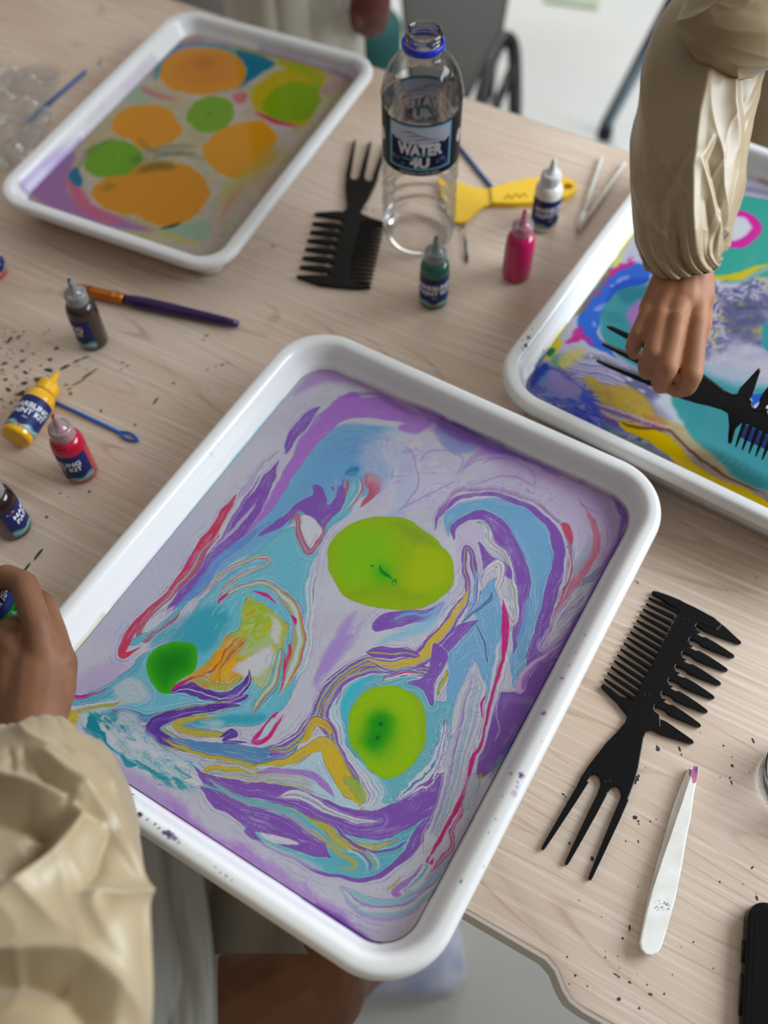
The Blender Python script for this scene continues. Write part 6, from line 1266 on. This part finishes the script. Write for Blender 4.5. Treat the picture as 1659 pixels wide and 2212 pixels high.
sd = o.modifiers.new('s', 'SOLIDIFY'); sd.thickness = .0015
# shoe, resting on the floor
sh = []
cF = P(862, 2085, -.66); 
bm = bmesh.new(); fwd_ = (P(985, 2060, -.68)-P(730, 2090, -.68)); fwd_[2] = 0; Ls = np.linalg.norm(fwd_); fwd_ /= Ls; sdv = np.array([-fwd_[1], fwd_[0], 0]); rings = []
for i in range(21):
    t = i/20; c = P(800, 2085, -.70)+fwd_*(t-.42)*.20; c[2] = -.70
    wdt = .036*(math.sin(min(1, t*2.2+.08)*PI/2))*(1-max(0, t-.86)**2*28)*(1+.18*sstep(.5, .8, t)); hgt = .050*(1-.35*sstep(.35, .8, t))*(math.sin(min(1, t*5+.2)*PI/2))*(1-max(0, t-.8)**2*14)
    rings.append([bm.verts.new(c+sdv*wdt*math.cos(a)*(1 if math.sin(a) > -.2 else .96)+np.array([0, 0, 1])*(.004+max(0, (.5+.5*math.sin(a)))*hgt)) for a in np.linspace(0, 2*PI, 29)[:-1]])
for a, b in zip(rings, rings[1:]):
    for k in range(28): bm.faces.new((a[k], a[(k+1) % 28], b[(k+1) % 28], b[k]))
bm.faces.new(rings[0]); bm.faces.new(rings[-1])
o = obj('shoe', bm, mottle(mat('pale_blue_canvas', srgb(176, 188, 216), .7), srgb(160, 174, 208), srgb(206, 212, 230), 25), pl); o.matrix_parent_inverse = pm
so = obj('sole', prism([tuple((P(800, 2085, -.70)+fwd_*(t-.42)*.204+sdv*s_*.038*(math.sin(min(1, t*2.2+.1)*PI/2))*(1+.18*sstep(.5, .8, t))*(1-max(0, t-.88)**2*30))[:2]) for s_, ts in ((1, np.linspace(0, 1, 14)), (-1, np.linspace(1, 0, 14))) for t in ts], -.70, -.689, .002), mat('white_sole', srgb(214, 214, 220), .6), o)
hb = paint_bottle('green paint bottle held in the hand at the left edge, over the middle tray', srgb(20, 130, 20), .4, nozm=mat('red_tip', srgb(120, 10, 20), .3))
hb.matrix_world = Matrix.Translation(PV(-22, 1300, .094))@Euler((math.radians(160), math.radians(-15), .4)).to_matrix().to_4x4()@Matrix.Translation((0, 0, -.030))
# --- child at the far side
p3 = P(512, 48, 0); away = np.array([math.sin(math.radians(30.8)), math.cos(math.radians(30.8))])
c3 = p3[:2]+away*.115
MSM3 = satin('beige_satin_far', srgb(*SATE), srgb(*SATF)); MSK3 = skin('dark_brown_skin', srgb(96, 52, 44), srgb(116, 66, 56))
p3o = thing('person', (c3[0], c3[1], -.70), 'person in a beige smock standing behind the far left tray, one hand hanging down', 'person'); pm = Matrix.Translation(-p3o.location)
o = obj('smock_body', torso(c3, .076, .070, -.30, .42, 11, k=11), MSM3, p3o); o.matrix_parent_inverse = pm
bm = bmesh.new()
hz = .0
hX, hY = P(806, 0, .01)[:2]; shp = Vector((c3[0]+.055, c3[1]+.01, .33)); elb = Vector((hX+.015, hY+.035, .17))
obj('sleeve', tube(smooth_path([shp+Vector((-.02, 0, .015)), shp, shp.lerp(elb, .5), elb, elb.lerp(Vector((hX, hY+.01, .06)), .45)], 6), [.030+.014*math.sin(i*.12)+.003*math.sin(i*1.9) for i in range(25)], 28), MSM3, p3o).matrix_parent_inverse = pm
caps(bm, [(Vector((c3[0], c3[1], -.28)), .05), (Vector((c3[0], c3[1], .33)), .055), (shp, .026), (elb, .020), (Vector((hX+.004, hY+.012, .06)), .016), (PV(806, 0, .01), .021), (PV(804, 22, -.01), .022)])
for k, (dx_, l_2) in enumerate(((-26, 0), (-9, 8), (8, 10), (25, 4))):
    caps(bm, [(PV(804+dx_*.9, 14, -.004), .0075), (PV(800+dx_, 44+l_2, -.03), .0072), (PV(796+dx_*.9, 62+l_2, -.05), .0062)])
caps(bm, [(PV(775, -10, .01), .009), (PV(768, 25, .0), .008), (PV(770, 48, -.01), .007)])
body_mesh('body', bm, MSK3, p3o, .002, 5).matrix_parent_inverse = pm
o = obj('trousers', join_bm(tube([P(800, 60, -.20), P(800, 60, -.28)+np.array([0, 0, -.40])], [.048, .042], 24), tube([Vector((c3[0]-.04, c3[1], -.28)), Vector((c3[0]-.04, c3[1], -.66))], [.055, .045], 24)), mat('teal_trousers', srgb(16, 82, 78), .8), p3o); o.matrix_parent_inverse = pm
shs = bmesh.new(); q2 = P(800, 60, -.28)
for x_, y_ in ((c3[0]-.04, c3[1]-.03), (q2[0], q2[1]-.03)): shs = join_bm(shs, prism([(x_+.04*math.cos(a), y_+.09*math.sin(a)) for a in np.linspace(0, 2*PI, 20)[:-1]], -.70, -.645, .012, 3))
obj('shoes', shs, mat('dark_shoes', srgb(40, 40, 44), .6), p3o).matrix_parent_inverse = pm
# ---------------------------------------------------------------- chairs, made-up dark seat and mat beyond the table
MDG = mottle(mat('dark_grey_seat', srgb(46, 47, 46), .7), srgb(42, 43, 42), srgb(52, 50, 44), 6); MBT = mat('black_tube', srgb(16, 16, 18), .35)
def zpoly(pts, z): return [tuple(P(a, b, z)[:2]) for a, b in pts]
chz = -.27
cpos = P(930, 60, -.70)
cha = thing('chair', tuple(cpos), 'dark grey chair with a black frame beyond the table, behind the water bottle', 'chair'); pm = Matrix.Translation(-cha.location)
obj('seat', prism(zpoly([(880, 150), (862, -60), (880, -260), (1120, -260), (1108, -60), (1088, 60), (1046, 130), (1012, 205), (980, 235), (886, 225)], chz), chz-.02, chz, .008, 3), MDG, cha).matrix_parent_inverse = pm
obj('frame', tube(smooth_path([P(1034, 250, -.46), P(1045, 190, -.45), P(1066, 120, -.44), P(1092, 82, -.44), P(1108, 100, -.45), P(1112, 160, -.47), P(1112, 265, -.50)], 6), .0135, 12), MBT, cha).matrix_parent_inverse = pm
obj('brace', tube([P(1070, 235, -.46), P(1105, 150, -.46)], .009, 10), MBT, cha).matrix_parent_inverse = pm
for a, b in ((1034, 250), (1112, 265), (900, -200), (1090, -220)):
    q = P(a, b, -.47 if b > 0 else chz-.015); obj('leg', tube([q, (q[0]+.01, q[1], -.70)], .009, 12), MBT, cha).matrix_parent_inverse = pm
gap_fill_pos = P(430, -40, -.70); ch3 = thing('chair', tuple(gap_fill_pos), 'made-up dark brown chair filling the dark gap behind the smocked person and far left tray', 'chair')  # invented seat that fills the dark gap beside the smock
o = obj('seat', prism(zpoly([(330, 60), (300, -220), (495, -220), (500, 70)], -.20), -.225, -.20, .008, 3), mat('dark_gap_fill', srgb(62, 50, 44), .6), ch3); o.matrix_parent_inverse = Matrix.Translation(-ch3.location)
for a, b in ((345, -190), (480, -190), (345, 30), (480, 40)):
    q = P(a, b, -.22); o = obj('leg', tube([q, (q[0], q[1], -.70)], .009, 12), MBT, ch3); o.matrix_parent_inverse = Matrix.Translation(-ch3.location)
ft = P(1305, 296, -.70); tp = P(1475, -30, -.25)
ch2 = thing('chair', tuple(ft), 'blue-grey metal chair leg with a black foot, left of the big sleeve', 'chair'); pm = Matrix.Translation(-ch2.location)
obj('leg', tube([ft+np.array([0, 0, .03]), tp], .012, 14), mat('blue_grey_metal', srgb(120, 138, 156), .35, Metallic=.3), ch2).matrix_parent_inverse = pm
obj('leg_trim', tube([ft+np.array([-.013, 0, .03]), tp+np.array([-.013, 0, 0])], .004, 8), MBT, ch2).matrix_parent_inverse = pm
obj('foot', lathe([(.016, 0), (.017, .01), (.014, .035)], 20, cap1=True), mat('black_rubber', srgb(12, 12, 12), .6), ch2).location = (0, 0, 0)
ch2.children[-1]
obj('seat', prism([(tp[0]+x_, tp[1]+y_) for x_, y_ in ((-.02, -.04), (.36, -.04), (.36, .34), (-.02, .34))], tp[2]-.005, tp[2]+.015, .006), mat('blue_grey_seat', srgb(104, 120, 140), .5), ch2).matrix_parent_inverse = pm
o = tag(obj('floor_mat', prism(zpoly([(1150, -120), (1310, -120), (1290, 22), (1175, 6)], -.70), -.70, -.694, .001), mat('pale_green_mat', srgb(170, 184, 160), .7), smooth=False), 'pale green mat on the floor at the top of the picture', 'mat')
